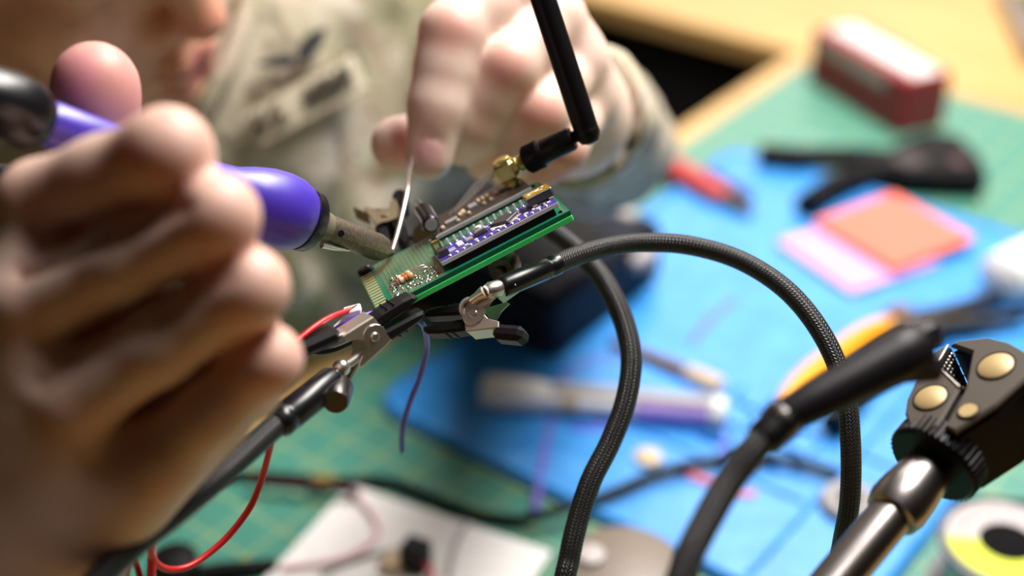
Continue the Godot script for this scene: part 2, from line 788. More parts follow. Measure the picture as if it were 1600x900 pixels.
func braid_relief() -> ImageTexture:
	var n := 64
	var h := Image.create(n, n, false, Image.FORMAT_RGB8)
	for y in n:
		for x in n:
			var u := float(x) / n
			var v := float(y) / n
			var p := fposmod(u + v, 1.0)
			var q := fposmod(u - v, 1.0)
			var over := (p < 0.5) != (q < 0.5)
			var w := absf(sin(TAU * p)) if over else absf(sin(TAU * q))
			h.set_pixel(x, y, Color(w, w, w))
	h.bump_map_to_normal_map(5.0)
	return ImageTexture.create_from_image(h)


func camo_texture() -> ImageTexture:
	var n := 512
	var im := Image.create(n, n, false, Image.FORMAT_RGB8)
	var a := noise_of(0.011, 3, 51)
	var b := noise_of(0.014, 3, 52)
	var c := noise_of(0.022, 3, 53)
	var e := noise_of(0.3, 2, 54)
	var cols := [c8(184, 174, 152), c8(142, 142, 110), c8(126, 96, 76), c8(204, 194, 180), c8(96, 86, 72)]
	for y in n:
		for x in n:
			# repeated without a seam: the noise is read on two circles
			var s := Vector2(cos(TAU * x / n), sin(TAU * x / n)) * 82.0
			var t := Vector2(cos(TAU * y / n), sin(TAU * y / n)) * 82.0
			var p := Vector3(s.x + t.y * 0.6, s.y + t.x * 0.6, t.x - s.y * 0.4)
			var k: Color = cols[0]
			if a.get_noise_3dv(p) > 0.12:
				k = cols[1]
			if b.get_noise_3dv(p) > 0.28:
				k = cols[2]
			if c.get_noise_3dv(p) > 0.3:
				k = cols[3]
			elif c.get_noise_3dv(p) < -0.42:
				k = cols[4]
			im.set_pixel(x, y, k * (1.0 + 0.08 * e.get_noise_2d(x, y)))
	return ImageTexture.create_from_image(im)


func room() -> void:
	var lo := Vector3(-4.0, 0, -5.0)
	var hi := Vector3(4.0, 2.46, 3.5)
	var mid := (lo + hi) / 2
	var t := 0.1
	struct("floor", S().box(Transform3D(Basis(), Vector3(mid.x, -t / 2, mid.z)), Vector3(hi.x - lo.x + 2 * t, t, hi.z - lo.z + 2 * t)), M.dark_carpet)
	struct("ceiling", S().box(Transform3D(Basis(), Vector3(mid.x, hi.y + t / 2, mid.z)), Vector3(hi.x - lo.x + 2 * t, t, hi.z - lo.z + 2 * t)), M.ceiling_paint)
	struct("wall_left", S().box(Transform3D(Basis(), Vector3(lo.x - t / 2, mid.y, mid.z)), Vector3(t, hi.y, hi.z - lo.z)), M.wall_paint)
	struct("wall_right", S().box(Transform3D(Basis(), Vector3(hi.x + t / 2, mid.y, mid.z)), Vector3(t, hi.y, hi.z - lo.z)), M.wall_paint)
	struct("wall_back", S().box(Transform3D(Basis(), Vector3(mid.x, mid.y, lo.z - t / 2)), Vector3(hi.x - lo.x + 2 * t, hi.y, t)), M.wall_paint)
	struct("wall_front", S().box(Transform3D(Basis(), Vector3(mid.x, mid.y, hi.z + t / 2)), Vector3(hi.x - lo.x + 2 * t, hi.y, t)), M.wall_paint)


# the desk's own axes: x along the far wing's front edge to the right, z along the person's edge towards the viewer; the origin is the inner corner of the L
func desk_frame(u := 0.0, v := 0.0, h := 0.0, turn := 0.0) -> Transform3D:
	var b := Basis(Vector3(0.793, 0, 0.609), Vector3.UP, Vector3(-0.609, 0, 0.793))
	return Transform3D(b * Basis(Vector3.UP, turn), Vector3(0.255, 0.74, -1.204) + b * Vector3(u, h, v))


func desk() -> void:
	var t := thing("wooden_desk", "pale wooden corner desk with a plain straight edge, carrying the green cutting mat", "desk", desk_frame())
	obj("near_top", S().box(Transform3D(Basis(), Vector3(0.45, -0.011, 0.70)), Vector3(0.90, 0.022, 1.40), 0.002), M.wood, t)
	obj("far_top", S().box(Transform3D(Basis(), Vector3(0.05, -0.011, -0.401)), Vector3(1.7, 0.022, 0.798), 0.002), M.wood, t)
	obj("under_desk_dark", S().box(Transform3D(Basis(), Vector3(-0.35, -0.372, -0.03)), Vector3(0.86, 0.68, 0.02), 0.002), M.under_desk_dark, t)  # added black sheets, here and next, for the darkness under the desk
	obj("under_desk_dark", S().box(Transform3D(Basis(), Vector3(0.06, -0.372, 0.62)), Vector3(0.02, 0.68, 1.1), 0.002), M.under_desk_dark, t)
	for p in [Vector3(0.85, 0, 1.34), Vector3(0.05, 0, 1.34), Vector3(-0.74, 0, -0.74), Vector3(0.85, 0, -0.74), Vector3(0.85, 0, 0.06)]:
		obj("leg", S().box(Transform3D(Basis(), p + Vector3(0, -0.385, 0)), Vector3(0.05, 0.706, 0.05), 0.003), M.under_desk_dark, t)


func rounded(w: float, h: float, r: float, n := 5) -> PackedVector2Array:
	var out := PackedVector2Array()
	for k in 4:
		var c := Vector2((w / 2 - r) * (1 if k in [0, 3] else -1), (h / 2 - r) * (1 if k < 2 else -1))
		for i in n + 1:
			var a := PI / 2 * k + PI / 2 * i / n
			out.append(c + Vector2(cos(a), sin(a)) * r)
	return out


# lies flat: the outline's y runs towards -z
func flat(x := 0.0, y := 0.0, z := 0.0) -> Transform3D:
	return Transform3D(Basis(Vector3.RIGHT, -PI / 2), Vector3(x, y, z))


func mats() -> void:
	var cm := thing("cutting_mat", "green cutting mat with a faint yellow grid, covering the wooden desk", "cutting mat", desk_frame(0.324, 0.46, 0.0))
	obj("mat_sheet", S().prism(flat(0, 0.0015, 0), rounded(0.60, 0.90, 0.01), 0.003, 0.0004), M.cutting_mat, cm)
	# blue soldering mat: left edge along z
	var bm := thing("soldering_mat", "large bright blue silicone work mat with raised rims, on the green cutting mat", "soldering mat", Transform3D(desk_frame().basis, Vector3(-0.0835, 0.743, -0.6622)))
	var w := 0.304
	var d := 0.42
	# its own origin is its near left corner; the mat reaches along x and along -z
	obj("mat_sheet", S().prism(flat(w / 2, 0.0025, -d / 2), rounded(w, d, 0.022), 0.005, 0.0012), M.blue_silicone, bm)
	var rim := []
	for p in rounded(w - 0.007, d - 0.007, 0.019, 6):
		rim.append(Vector3(w / 2 + p.x, 0.0052, -d / 2 - p.y))
	obj("raised_rim", S().tube(rim, 0.0022, 8, true), M.blue_silicone, bm)
	var ridge := func(a: Vector3, b: Vector3, r: float): obj("ridge", S().tube([a, b], r, 8), M.blue_silicone, bm)
	ridge.call(Vector3(0.245, 0.005, -0.01), Vector3(0.245, 0.005, -0.34), 0.0022)
	ridge.call(Vector3(0.09, 0.005, -0.075), Vector3(0.245, 0.005, -0.075), 0.0022)
	ridge.call(Vector3(0.245, 0.005, -0.13), Vector3(0.30, 0.005, -0.13), 0.0022)
	ridge.call(Vector3(0.245, 0.005, -0.21), Vector3(0.30, 0.005, -0.21), 0.0022)
	ridge.call(Vector3(0.09, 0.005, -0.006), Vector3(0.09, 0.005, -0.075), 0.0022)
	for i in 5:
		for j in 3:
			obj("small_tray_wall", S().box(Transform3D(Basis(), Vector3(0.135 + i * 0.02, 0.006, -0.09 - j * 0.02)), Vector3(0.014, 0.004, 0.0025), 0.0008), M.blue_silicone, bm)
			obj("small_tray_wall", S().box(Transform3D(Basis(), Vector3(0.145 + i * 0.02, 0.006, -0.10 - j * 0.02)), Vector3(0.0025, 0.004, 0.014), 0.0008), M.blue_silicone, bm)


# ---------------------------------------------------------------- the circuit board
# millimetres on the board: x along its long near edge from the near left corner, y up from its face, z towards the near edge
func board_frame() -> Transform3D:
	return Transform3D(Basis(Vector3(0.8832, 0.3457, -0.3169), Vector3(-0.3911, 0.9159, -0.091), Vector3(0.2587, 0.2042, 0.9441)), Vector3(-0.0438, 0.99, -0.3862))


func bx(s: Shape, x: float, y: float, z: float, w: float, h: float, d: float, bev := 0.1, turn := 0.0) -> Shape:
	return s.box(Transform3D(Basis(Vector3.UP, turn), mv(x, y, z)), mv(w, h, d), bev * MM)


func pin(s: Shape, x: float, z: float, y0: float, y1: float, r := 0.32) -> Shape:
	return s.box(mt(x, (y0 + y1) / 2, z), mv(r * 2, y1 - y0, r * 2), 0.1 * MM)


func board() -> void:
	var t := thing("circuit_board", "green prototype circuit board with a purple controller module and a black antenna, held by clips", "circuit board", board_frame())
	var body := CSGCombiner3D.new()
	body.name = "board"
	t.add_child(body)
	var slab := CSGBox3D.new()
	slab.name = "slab"
	slab.size = mv(71, 1.6, 38)
	slab.position = mv(35.5, -0.8, -19)
	slab.material = M.board_green
	body.add_child(slab)
	for h in [[68.6, -2.6, 1.1], [68.6, -35.4, 1.1]]:
		var cut := CSGCylinder3D.new()
		cut.name = "mounting_hole"
		cut.operation = CSGShape3D.OPERATION_SUBTRACTION
		cut.radius = h[2] * MM
		cut.height = 8 * MM
		cut.sides = 20
		cut.position = mv(h[0], -0.8, h[1])
		cut.material = M.black_matte
		body.add_child(cut)
	obj("board_core", bx(S(), 35.5, -2.7, -18.9, 71.2, 2.1, 38.2, 0.3), M.board_edge, t)
	var so := part("standoff", t, mt(2.9, 0, -36.0))
	obj("standoff_cap", S().lathe(Transform3D(), [Vector2(2.6, -4.6) * MM, Vector2(2.9, -4.2) * MM, Vector2(2.9, 0.9) * MM, Vector2(2.4, 1.3) * MM], 24), M.black_plastic, so)
	obj("standoff_screw", S().ball(mt(0.8, 1.3, 0.2), mv(1.2, 0.7, 1.0), 12), M.dark_steel, so)
	# contacts along the left short edge
	for k in 14:
		obj("edge_contact", bx(S(), 2.3, 0.03, -32.6 + k * 2.42, 4.2, 0.1, 1.25, 0.03), M.contact_tin, t)
	var pads := S()
	var holes := S()
	for i in 44:
		for j in 20:
			var x := 7.0 + i * 1.45
			var z := -36.2 + j * 1.8
			if x > 25.5 and x < 68.5 and (z > -24 or z < -27.5):
				continue
			bx(pads, x, 0.05, z, 0.78, 0.1, 1.25, 0.03)
			bx(holes, x + 0.06, 0.1, z + 0.12, 0.36, 0.06, 0.66, 0.01)
	var po := obj("solder_pads", pads, M.pad_tin, t)
	po.set_meta("kind", "stuff")
	var ho := obj("drill_holes", holes, M.black_matte, t)
	ho.set_meta("kind", "stuff")
	# blobs and bridges of solder in the near left quarter
	for k in 46:
		var x := 7.0 + rng.randf() * 17.0
		var z := -11.0 + rng.randf() * 9.5
		if k > 36:
			x = 8.0 + rng.randf() * 5.0
			z = -19.0 + rng.randf() * 10.0
		obj("solder_joint", S().ball(Transform3D(Basis(Vector3.UP, rng.randf() * 3.0), mv(x, 0.15, z)), mv(0.5 + rng.randf() * 0.7, 0.4, 0.4 + rng.randf() * 0.3), 10), M.solder, t)
	for k in 9:
		var x := 8.0 + k * 1.9 + rng.randf()
		var z := -3.5 - rng.randf() * 8.0
		obj("solder_bridge", S().tube(curve([mv(x, 0.3, z), mv(x + 0.6, 0.5, z - 0.5), mv(x + 1.3, 0.3, z - 0.4)], 5), 0.24 * MM, 8), M.solder, t)
	# two resistors side by side
	for k in 2:
		var r := part("resistor", t, Transform3D(Basis(), mv(12.8 + k * 0.4, 1.3, -13.0 + k * 2.6)))
		var prof := [Vector2(0.1, -3.3), Vector2(0.95, -3.2), Vector2(1.25, -2.7), Vector2(1.25, -2.0), Vector2(1.02, -1.5), Vector2(1.02, 1.5), Vector2(1.25, 2.0), Vector2(1.25, 2.7), Vector2(0.95, 3.2), Vector2(0.1, 3.3)]
		var lie := Transform3D(Basis(Vector3(0, 0, 1), -PI / 2), Vector3.ZERO)
		obj("resistor_body", S().lathe(lie, prof.map(func(p): return p * 0.88 * MM), 16), M.resistor_tan, r)
		for b in [[-2.35, 1.29, "chip_black"], [-1.15, 1.07, "white_print"], [0.1, 1.07, "resistor_band"], [1.25, 1.07, "resistor_band"]]:
			obj("colour_band", S().lathe(lie, [Vector2(b[1], b[0] - 0.28) * 0.88 * MM, Vector2(b[1], b[0] + 0.28) * 0.88 * MM], 16), M[b[2]], r)
		obj("wire_lead", S().tube(curve([mv(3.2, 0, 0), mv(4.6, 0.5, -0.2), mv(6.2, 0.6, 0.5), mv(8.0, 0.1, 0.3), mv(8.6, -1.4, 0.3)], 6), 0.3 * MM, 8), M.bright_steel, r)
		obj("wire_lead", S().tube(curve([mv(-3.2, 0, 0), mv(-4.4, -0.2, 0.1), mv(-4.9, -1.4, 0.1)], 5), 0.3 * MM, 8), M.bright_steel, r)
	controller(t)
	radio(t)
	# electrolytic capacitor lying at the left end of the radio module
	var a := board_frame().affine_inverse()
	var c0: Vector3 = a * Vector3(-0.0316, 0.9974, -0.4403)
	var c1: Vector3 = a * Vector3(-0.0277, 0.9993, -0.4262)
	var cap := part("capacitor", t, along(c0, c1))
	var L := (c1 - c0).length()
	obj("capacitor_can", S().lathe(Transform3D(), [Vector2(0.0024, 0), Vector2(0.003, 0.0006), Vector2(0.003, L - 0.0022), Vector2(0.0026, L - 0.0018), Vector2(0.003, L - 0.0012), Vector2(0.003, L - 0.0005), Vector2(0.0026, L)], 24), M.black_gloss, cap)
	obj("capacitor_top", S().lathe(Transform3D(), [Vector2(0.0023, L - 0.0002), Vector2(0.0022, L + 0.0002)], 24), M.chip_grey, cap)
	for k in 2:
		obj("silver_stripe", S().box(Transform3D(Basis(Vector3.UP, 0.9 + k * 2.4), Vector3.ZERO) * Transform3D(Basis(), Vector3(0.00285, L * 0.45, 0)), Vector3(0.0005, L * 0.7, 0.0012), 0.0001), M.chip_grey, cap)
	for k in 2:
		obj("wire_lead", S().tube(curve([Vector3(0.001 - k * 0.002, 0, 0), Vector3(0.001 - k * 0.002, -0.002, 0.001), Vector3(0.002 - k * 0.002, -0.003, 0.004)], 5), 0.0003, 8), M.bright_steel, cap)
	# pin tips under the right end
	for k in 2:
		obj("pin_tip", S().lathe(Transform3D(Basis(), mv(57.0 + k * 4.0, -5.0, -2.0)), [Vector2(0.2, 0) * MM, Vector2(0.4, 1.4) * MM], 8), M.dark_steel, t)
	# fine wire and clear film from the radio module to the connector
	var f := [a * Vector3(-0.0218, 0.9968, -0.4376), a * Vector3(-0.0162, 1.0027, -0.4413), a * Vector3(-0.0108, 1.0078, -0.4433), a * Vector3(-0.0049, 1.0118, -0.4423)]
	obj("fine_wire", S().tube(curve(f, 8), 0.00022, 8), M.steel, t)
	var f2 := [a * Vector3(-0.0225, 0.9958, -0.437), a * Vector3(-0.0162, 1.0004, -0.4399), a * Vector3(-0.0117, 1.0049, -0.4415), a * Vector3(-0.0067, 1.0101, -0.4412)]
	obj("fine_wire", S().tube(curve(f2, 8), 0.00022, 8), M.steel, t)
	var film := S()
	var q := curve(f, 4)
	var q2 := curve(f2, 4)
	for i in q.size() - 1:
		var fr := frame((q[i] + q[i + 1] + q2[i] + q2[i + 1]) / 4.0, q[i + 1] - q[i], q[i] - q2[i])
		film.box(fr, Vector3((q[i + 1] - q[i]).length() * 1.02, (q[i] - q2[i]).length(), 0.00008), 0.0)
	obj("clear_film", film, M.clear_plastic, t)


func controller(t: Node3D) -> void:
	var n := part("controller_module", t, Transform3D(Basis(Vector3.RIGHT, -0.14), mv(25.7, -1.1 - 2.5, -19.1)))
	# own axes: x 0..43.2, z 0..17.8 (near edge)
	var w := 43.2
	var d := 17.8
	for z in [1.3, d - 1.3]:
		obj("socket_strip", bx(S(), w / 2 + 0.2, 2.2 if z > 5.0 else 2.9, z, 38.6, 2.7 if z > 5.0 else 1.3, 2.4, 0.2), M.black_plastic, n)
	obj("gap_shade_strip", bx(S(), w / 2, 3.3, -2.3, 40.0, 1.6, 2.6, 0.2), M.gap_shade_teal, n)  # added strip, coloured as the shaded board in the gap behind the module
	obj("module_board", bx(S(), w / 2, 4.2, d / 2, w, 1.5, d, 0.15), M.board_side, n)
	obj("module_face", bx(S(), w / 2, 5.0, d / 2, w - 0.3, 0.16, d - 0.3, 0.04), M.board_purple, n)
	for k in 15:
		var x := 3.6 + k * 2.54
		for z in [1.5, d - 1.4]:
			var far: bool = z < 5.0
			obj("header_pin", pin(S(), x, z, 4.9, 7.4 if far else 5.6, 0.36), M.tin_bright, n)
			obj("solder_joint", S().ball(mt(x, 5.1, z), mv(0.85, 0.45, 0.8), 10), M.solder, n)
			obj("pin_print", bx(S(), x + 0.5, 5.1, z + (1.9 if far else -1.8), 0.5, 0.1, 1.1, 0.03), M.white_print, n)
	# main chip, turned an eighth
	var chip := part("chip", n, Transform3D(Basis(Vector3.UP, PI / 4), mv(25.6, 5.9, 9.2)))
	obj("chip_body", bx(S(), 0, 0, 0, 7.6, 1.2, 7.6, 0.25), M.chip_black, chip)
	for side in 4:
		for k in 8:
			var x := Transform3D(Basis(Vector3.UP, side * PI / 2), Vector3.ZERO) * mt(-2.8 + k * 0.8, -0.45, 4.5)
			obj("chip_lead", S().box(x, mv(0.4, 0.24, 1.7), 0.05 * MM), M.tin_bright, chip)
	# push button: silver frame, white key, black foot
	obj("button_foot", bx(S(), 16.8, 5.6, 8.6, 4.4, 1.1, 4.4, 0.2), M.chip_black, n)
	obj("button_frame", bx(S(), 16.8, 6.7, 8.6, 4.0, 1.2, 4.0, 0.3), M.steel, n)
	obj("button_key", S().lathe(mt(16.8, 7.3, 8.6), [Vector2(1.1, 0) * MM, Vector2(1.1, 0.5) * MM, Vector2(0.8, 0.7) * MM], 16), M.white_plastic, n)
	obj("small_chip", bx(S(), 12.2, 5.5, 9.6, 2.6, 0.9, 3.4, 0.15), M.chip_grey, n)
	for k in 4:
		obj("light_emitting_diode", bx(S(), 8.9, 5.4, 6.6 + k * 1.5, 2.2, 0.7, 0.9, 0.15), M.white_print, n)
	for k in 3:
		obj("print_line", bx(S(), 5.4, 5.12, 8.0 + k * 1.5, 3.0, 0.1, 0.45, 0.03), M.white_print, n)
	for p in [[32.5, 13.6, 1.6, 0.8], [35.5, 13.0, 1.0, 1.4], [37.0, 14.2, 1.8, 0.6], [39.5, 12.6, 0.8, 1.6], [41.0, 13.8, 1.4, 0.7], [20.5, 12.8, 1.3, 0.8], [23.0, 14.0, 0.9, 1.2], [28.8, 13.4, 1.2, 0.8], [14.0, 13.4, 1.2, 0.8], [10.4, 14.0, 1.4, 0.8], [19.6, 4.6, 1.2, 0.8], [22.4, 3.8, 0.9, 1.3]]:
		obj("surface_part", bx(S(), p[0], 5.3, p[1], p[2], 0.5, p[3], 0.1), M.white_print, n)
	obj("print_frame", bx(S(), 38.2, 5.35, 12.0, 5.2, 0.5, 2.4, 0.1), M.chip_black, n)
	# usb socket
	var u := part("usb_socket", n, mt(39.6, 0, 7.6))
	obj("socket_shell", bx(S(), 0, 7.0, 0, 9.0, 2.9, 7.2, 0.4), M.chip_black, u)
	obj("socket_rim", bx(S(), 0, 8.65, 0, 9.2, 0.7, 7.4, 0.25), M.bright_steel, u)
	obj("gold_top", bx(S(), 0, 9.05, 0, 8.9, 0.25, 7.0, 0.1), M.gold, u)
	obj("socket_mouth", bx(S(), 4.55, 7.2, 0, 0.3, 2.2, 5.8, 0.1), M.black_matte, u)
	for k in [[-1.6, -0.9, 3.6, 0.5, 0.0], [0.4, -0.6, 2.2, 0.5, 0.7], [0.9, 1.0, 2.4, 0.5, -0.6], [-2.8, 0.9, 0.9, 0.9, 0.0], [2.6, -1.7, 0.9, 0.9, 0.8]]:
		obj("stamped_mark", bx(S(), k[0], 9.2, k[1], k[2], 0.16, k[3], 0.05, k[4]), M.white_plastic, u)
	for k in 2:
		obj("mounting_tab", bx(S(), 3.0 - k * 6.0, 5.5, 4.1, 1.6, 0.9, 0.9, 0.1), M.steel, u)
	# six pin block at the left end
	obj("pin_block", bx(S(), 2.6, 6.2, 11.4, 3.4, 2.3, 4.2, 0.2), M.chip_black, n)
	var j := part("jumper_block", n, mt(1.8, 0, 6.2))
	for k in [-1.0, 1.0]:
		obj("jumper_post", bx(S(), k * 1.25, 7.4, 0, 0.9, 4.6, 2.2, 0.15), M.olive_plastic, j)
		obj("pin_tip", pin(S(), k * 1.25, 0, 9.6, 10.6, 0.4), M.bright_steel, j)
	obj("jumper_bridge", bx(S(), 0, 5.9, 0, 3.4, 1.4, 2.2, 0.15), M.olive_plastic, j)
	obj("jumper_bridge", bx(S(), 0, 9.3, 0, 3.4, 0.8, 2.2, 0.15), M.olive_plastic, j)


func radio(t: Node3D) -> void:
	var n := part("radio_module", t, mt(30.3, 0, -46.2))
	# own axes: x 0..36, z 0..14.5 (near edge)
	obj("module_board", bx(S(), 18, 1.6, 8.6, 36.5, 1.5, 17.2, 0.15), M.board_side, n)
	obj("module_face", bx(S(), 18, 2.4, 8.4, 36.3, 0.16, 16.7, 0.04), M.module_dark, n)
	for p in [[3.0, 11.8, 1.2, 2.2], [6.8, 9.5, 4.8, 2.2], [10.6, 8.0, 1.2, 2.6], [12.0, 7.0, 1.5, 3.2], [13.5, 10.6, 1.1, 1.8], [16.0, 6.0, 3.2, 3.4], [18.8, 4.2, 1.2, 3.0], [20.6, 4.0, 1.2, 3.0], [22.4, 3.8, 1.2, 3.0], [19.8, 9.0, 1.2, 1.4], [22.6, 8.6, 1.3, 1.4], [25.6, 5.0, 1.4, 2.2], [28.0, 4.6, 2.2, 1.6], [30.2, 4.2, 1.2, 1.6], [8.8, 12.4, 1.2, 1.2]]:
		obj("surface_part", bx(S(), p[0], 2.9, p[1] + 2.6, p[2], 1.0, p[3], 0.15), M.ceramic_beige if p[2] < 2.0 else M.chip_grey, n)
	for k in 4:
		obj("header_pin", pin(S(), 1.4, 2.6 + k * 2.54, 2.4, 4.4, 0.35), M.bright_steel, n)
	obj("flux_stain", S().ball(mt(31.5, 2.45, 7.5), mv(2.0, 0.2, 2.6), 12), M.resistor_band, n)
	# the connector and its aerial, in the board's axes
	var a := board_frame().affine_inverse()
	var an := part("antenna", t)
	var foot: Vector3 = a * Vector3(0.0011, 1.0054, -0.4424)
	var bend: Vector3 = a * Vector3(-0.0022, 1.0115, -0.4433)
	var nut: Vector3 = a * Vector3(0.004, 1.0145, -0.4439)
	obj("connector_foot", S().lathe(along(foot, bend), [Vector2(0.0036, -0.0022), Vector2(0.0036, -0.0004), Vector2(0.0022, 0), Vector2(0.0022, 0.0015), Vector2(0.0031, 0.0018), Vector2(0.0031, 0.0028), Vector2(0.0024, 0.0032), Vector2(0.0024, 0.006)], 20), M.brass_pale, an)
	obj("connector_elbow", S().box(frame(bend, nut - bend, bend - foot), Vector3(0.0072, 0.0074, 0.0072), 0.0012), M.brass_pale, an)
	obj("connector_cap", S().lathe(along(bend, bend + (bend - foot)), [Vector2(0.0034, 0.0034), Vector2(0.0034, 0.0042), Vector2(0.0028, 0.0046)], 20), M.brass_pale, an)
	obj("connector_barrel", S().lathe(along(bend, nut), [Vector2(0.0030, 0.003), Vector2(0.0030, 0.0045), Vector2(0.0025, 0.005), Vector2(0.0031, 0.0055), Vector2(0.0031, 0.0075), Vector2(0.0027, 0.008), Vector2(0.0027, 0.011)], 18), M.brass_pale, an)
	var k0: Vector3 = a * Vector3(0.0045, 1.0144, -0.4445)
	var k1: Vector3 = a * Vector3(0.0109, 1.018, -0.4444)
	var collar := S().lathe(along(k0, k1), [Vector2(0.0042, 0), Vector2(0.0048, 0.0008), Vector2(0.0048, 0.0065), Vector2(0.0043, 0.0075)], 28)
	obj("knurled_collar", collar, M.black_plastic, an)
	for i in 26:
		var kx := along(k0, k1) * Transform3D(Basis(Vector3.UP, TAU * i / 26.0), Vector3.ZERO)
		obj("collar_rib", S().box(kx * Transform3D(Basis(), Vector3(0.0048, 0.0036, 0)), Vector3(0.0006, 0.0056, 0.0005), 0.0001), M.black_plastic, an)
	var h1: Vector3 = a * Vector3(0.0225, 1.0244, -0.4443)
	obj("hinge_barrel", S().lathe(along(k1, h1), [Vector2(0.0036, -0.001), Vector2(0.0043, 0), Vector2(0.0043, 0.0108), Vector2(0.0038, 0.0116), Vector2(0.0022, 0.0118), Vector2(0.0022, 0.0145)], 24), M.black_plastic, an)
	var r0: Vector3 = a * Vector3(0.0258, 1.026, -0.4441)
	var r1: Vector3 = a * Vector3(0.0056, 1.0816, -0.4646)
	var L := (r1 - r0).length()
	obj("antenna_rod", S().lathe(along(r0, r1), [Vector2(0.0012, -0.0042), Vector2(0.0030, -0.0038), Vector2(0.0040, -0.0022), Vector2(0.0043, 0.0), Vector2(0.0044, 0.01), Vector2(0.0043, L)], 24), M.black_plastic, an)
	obj("hinge_pin", S().ball(Transform3D(Basis(), r0 + (h1 - r0).normalized() * -0.0), Vector3.ONE * 0.0046, 14), M.black_plastic, an)


# ---------------------------------------------------------------- jointed arms with clips
# a sprung clip, in millimetres: x towards the jaw tips, y to the side of the sleeved handle, the pivot at the origin
func clip(parent: Node3D, called: String, at: Transform3D, gape := 4.0, sleeve_from := -9.0, sleeve_to := -24.0) -> Node3D:
	var n := part(called, parent, at)
	for s in [1.0, -1.0]:
		var tilt := Transform3D(Basis(Vector3(0, 0, 1), deg_to_rad(gape) * s), Vector3.ZERO)
		var jaw: Array = [Vector2(1.5, 0.5), Vector2(2.5, 4.6), Vector2(6, 4.7), Vector2(14, 3.9), Vector2(17.6, 3.2), Vector2(18.9, 2.0), Vector2(18.8, 0.5), Vector2(16, 0.3)]
		obj("jaw_boot", S().prism(tilt, PackedVector2Array(jaw.map(func(p): return Vector2(p.x, p.y * s) * MM)), 6.6 * MM, 0.9 * MM), M.black_boot, n)
		for k in 4:
			if k > 1:
				continue
			obj("jaw_rib", S().box(tilt * mt(8.5 + k * 2.6, s * (4.6 - k * 0.25), 0), mv(0.8, 0.5, 6.2), 0.2 * MM), M.black_boot, n)
	# folded steel: the upper cheeks and roof, the lower cheeks with round ears
	obj("clip_roof", S().box(mt(-3.2, 5.6, 0), mv(11.5, 0.7, 7.6), 0.25 * MM), M.steel, n)
	for z in [-3.7, 3.7]:
		var up := [Vector2(-9, 5.8), Vector2(2.6, 5.8), Vector2(3.4, 1.5), Vector2(1.8, -1.8), Vector2(-2.0, -1.6), Vector2(-5.0, 2.2), Vector2(-9, 3.8)]
		obj("clip_cheek", S().prism(mt(0, 0, z), PackedVector2Array(up.map(func(p): return p * MM)), 0.7 * MM, 0.15 * MM), M.steel, n)
		var low := []
		for i in 11:
			var a := -0.6 + i * 0.42
			low.append(Vector2(cos(a), sin(a)) * 4.1)
		low.append_array([Vector2(-6.5, -3.4), Vector2(-9.0, -5.6), Vector2(-8.0, -6.4), Vector2(2.0, -4.6), Vector2(4.5, -4.0)])
		obj("clip_ear", S().prism(mt(0, 0, z + signf(z) * 0.6), PackedVector2Array(low.map(func(p): return p * MM)), 0.6 * MM, 0.15 * MM), M.bright_steel, n)
	obj("pivot_pin", S().lathe(Transform3D(Basis(Vector3.RIGHT, PI / 2), mv(0, 0, -5.2)), [Vector2(1.3, 0) * MM, Vector2(1.5, 0.3) * MM, Vector2(1.5, 10.1) * MM, Vector2(1.2, 10.4) * MM], 16), M.bright_steel, n)
	var coil := []
	for i in 60:
		var a := i * 0.55
		coil.append(mv(cos(a) * 2.3, sin(a) * 2.3, -2.6 + i * 0.088))
	obj("spring", S().tube(coil, 0.35 * MM, 8), M.dark_steel, n)
	# handles
	obj("handle_strip", S().box(frame(mv((-7.0 + sleeve_from) / 2 - 1.0, 5.9, 0), mv(-1, 0.16, 0), Vector3.UP), mv(absf(sleeve_from + 7.0) + 7.0, 0.7, 6.0), 0.2 * MM), M.steel, n)
	var a0 := mv(sleeve_from, 6.3, 0)
	var a1 := mv(sleeve_to, 8.4, 0)
	obj("handle_sleeve", S().box(frame((a0 + a1) / 2.0, a1 - a0, Vector3.UP), Vector3((a1 - a0).length(), 0.0052, 0.0078), 0.0016), M.black_boot, n)
	obj("handle_strip", S().box(frame(mv(-10.5, -7.4, 0), mv(-1, -0.62, 0), Vector3.UP), mv(7.5, 0.8, 5.2), 0.2 * MM), M.steel, n)
	return n


func arm(label: String, hose: Array, r: float, ferrule: Array, fr: float) -> Node3D:
	var t := thing("jointed_arm", label, "holder arm", Transform3D(Basis(), ferrule[0]), "braided holder arms")
	var o: Vector3 = ferrule[0]
	obj("braided_hose", S().tube(curve(hose.map(func(p): return p - o), 14), r, 20), M.braid, t)
	var a: Vector3 = ferrule[0] - o
	var b: Vector3 = ferrule[1] - o
	var L := (b - a).length()
	obj("ferrule", S().lathe(along(a, b), [Vector2(fr * 0.62, 0), Vector2(fr * 0.9, L * 0.02), Vector2(fr, L * 0.06), Vector2(fr, L * 0.78), Vector2(fr * 0.94, L * 0.8), Vector2(fr * 0.94, L * 0.84), Vector2(fr, L * 0.86), Vector2(fr * 0.98, L * 0.95), Vector2(r * 1.05, L)], 28), M.black_gloss, t)
	return t


func knob(t: Node3D, called: String, a: Vector3, b: Vector3, r: float, m: Material) -> void:
	var L := (b - a).length()
	obj(called, S().lathe(along(a, b), [Vector2(r * 0.45, 0), Vector2(r * 0.45, L * 0.3), Vector2(r * 0.9, L * 0.32), Vector2(r, L * 0.42), Vector2(r, L * 0.9), Vector2(r * 0.88, L)], 22), m, t)


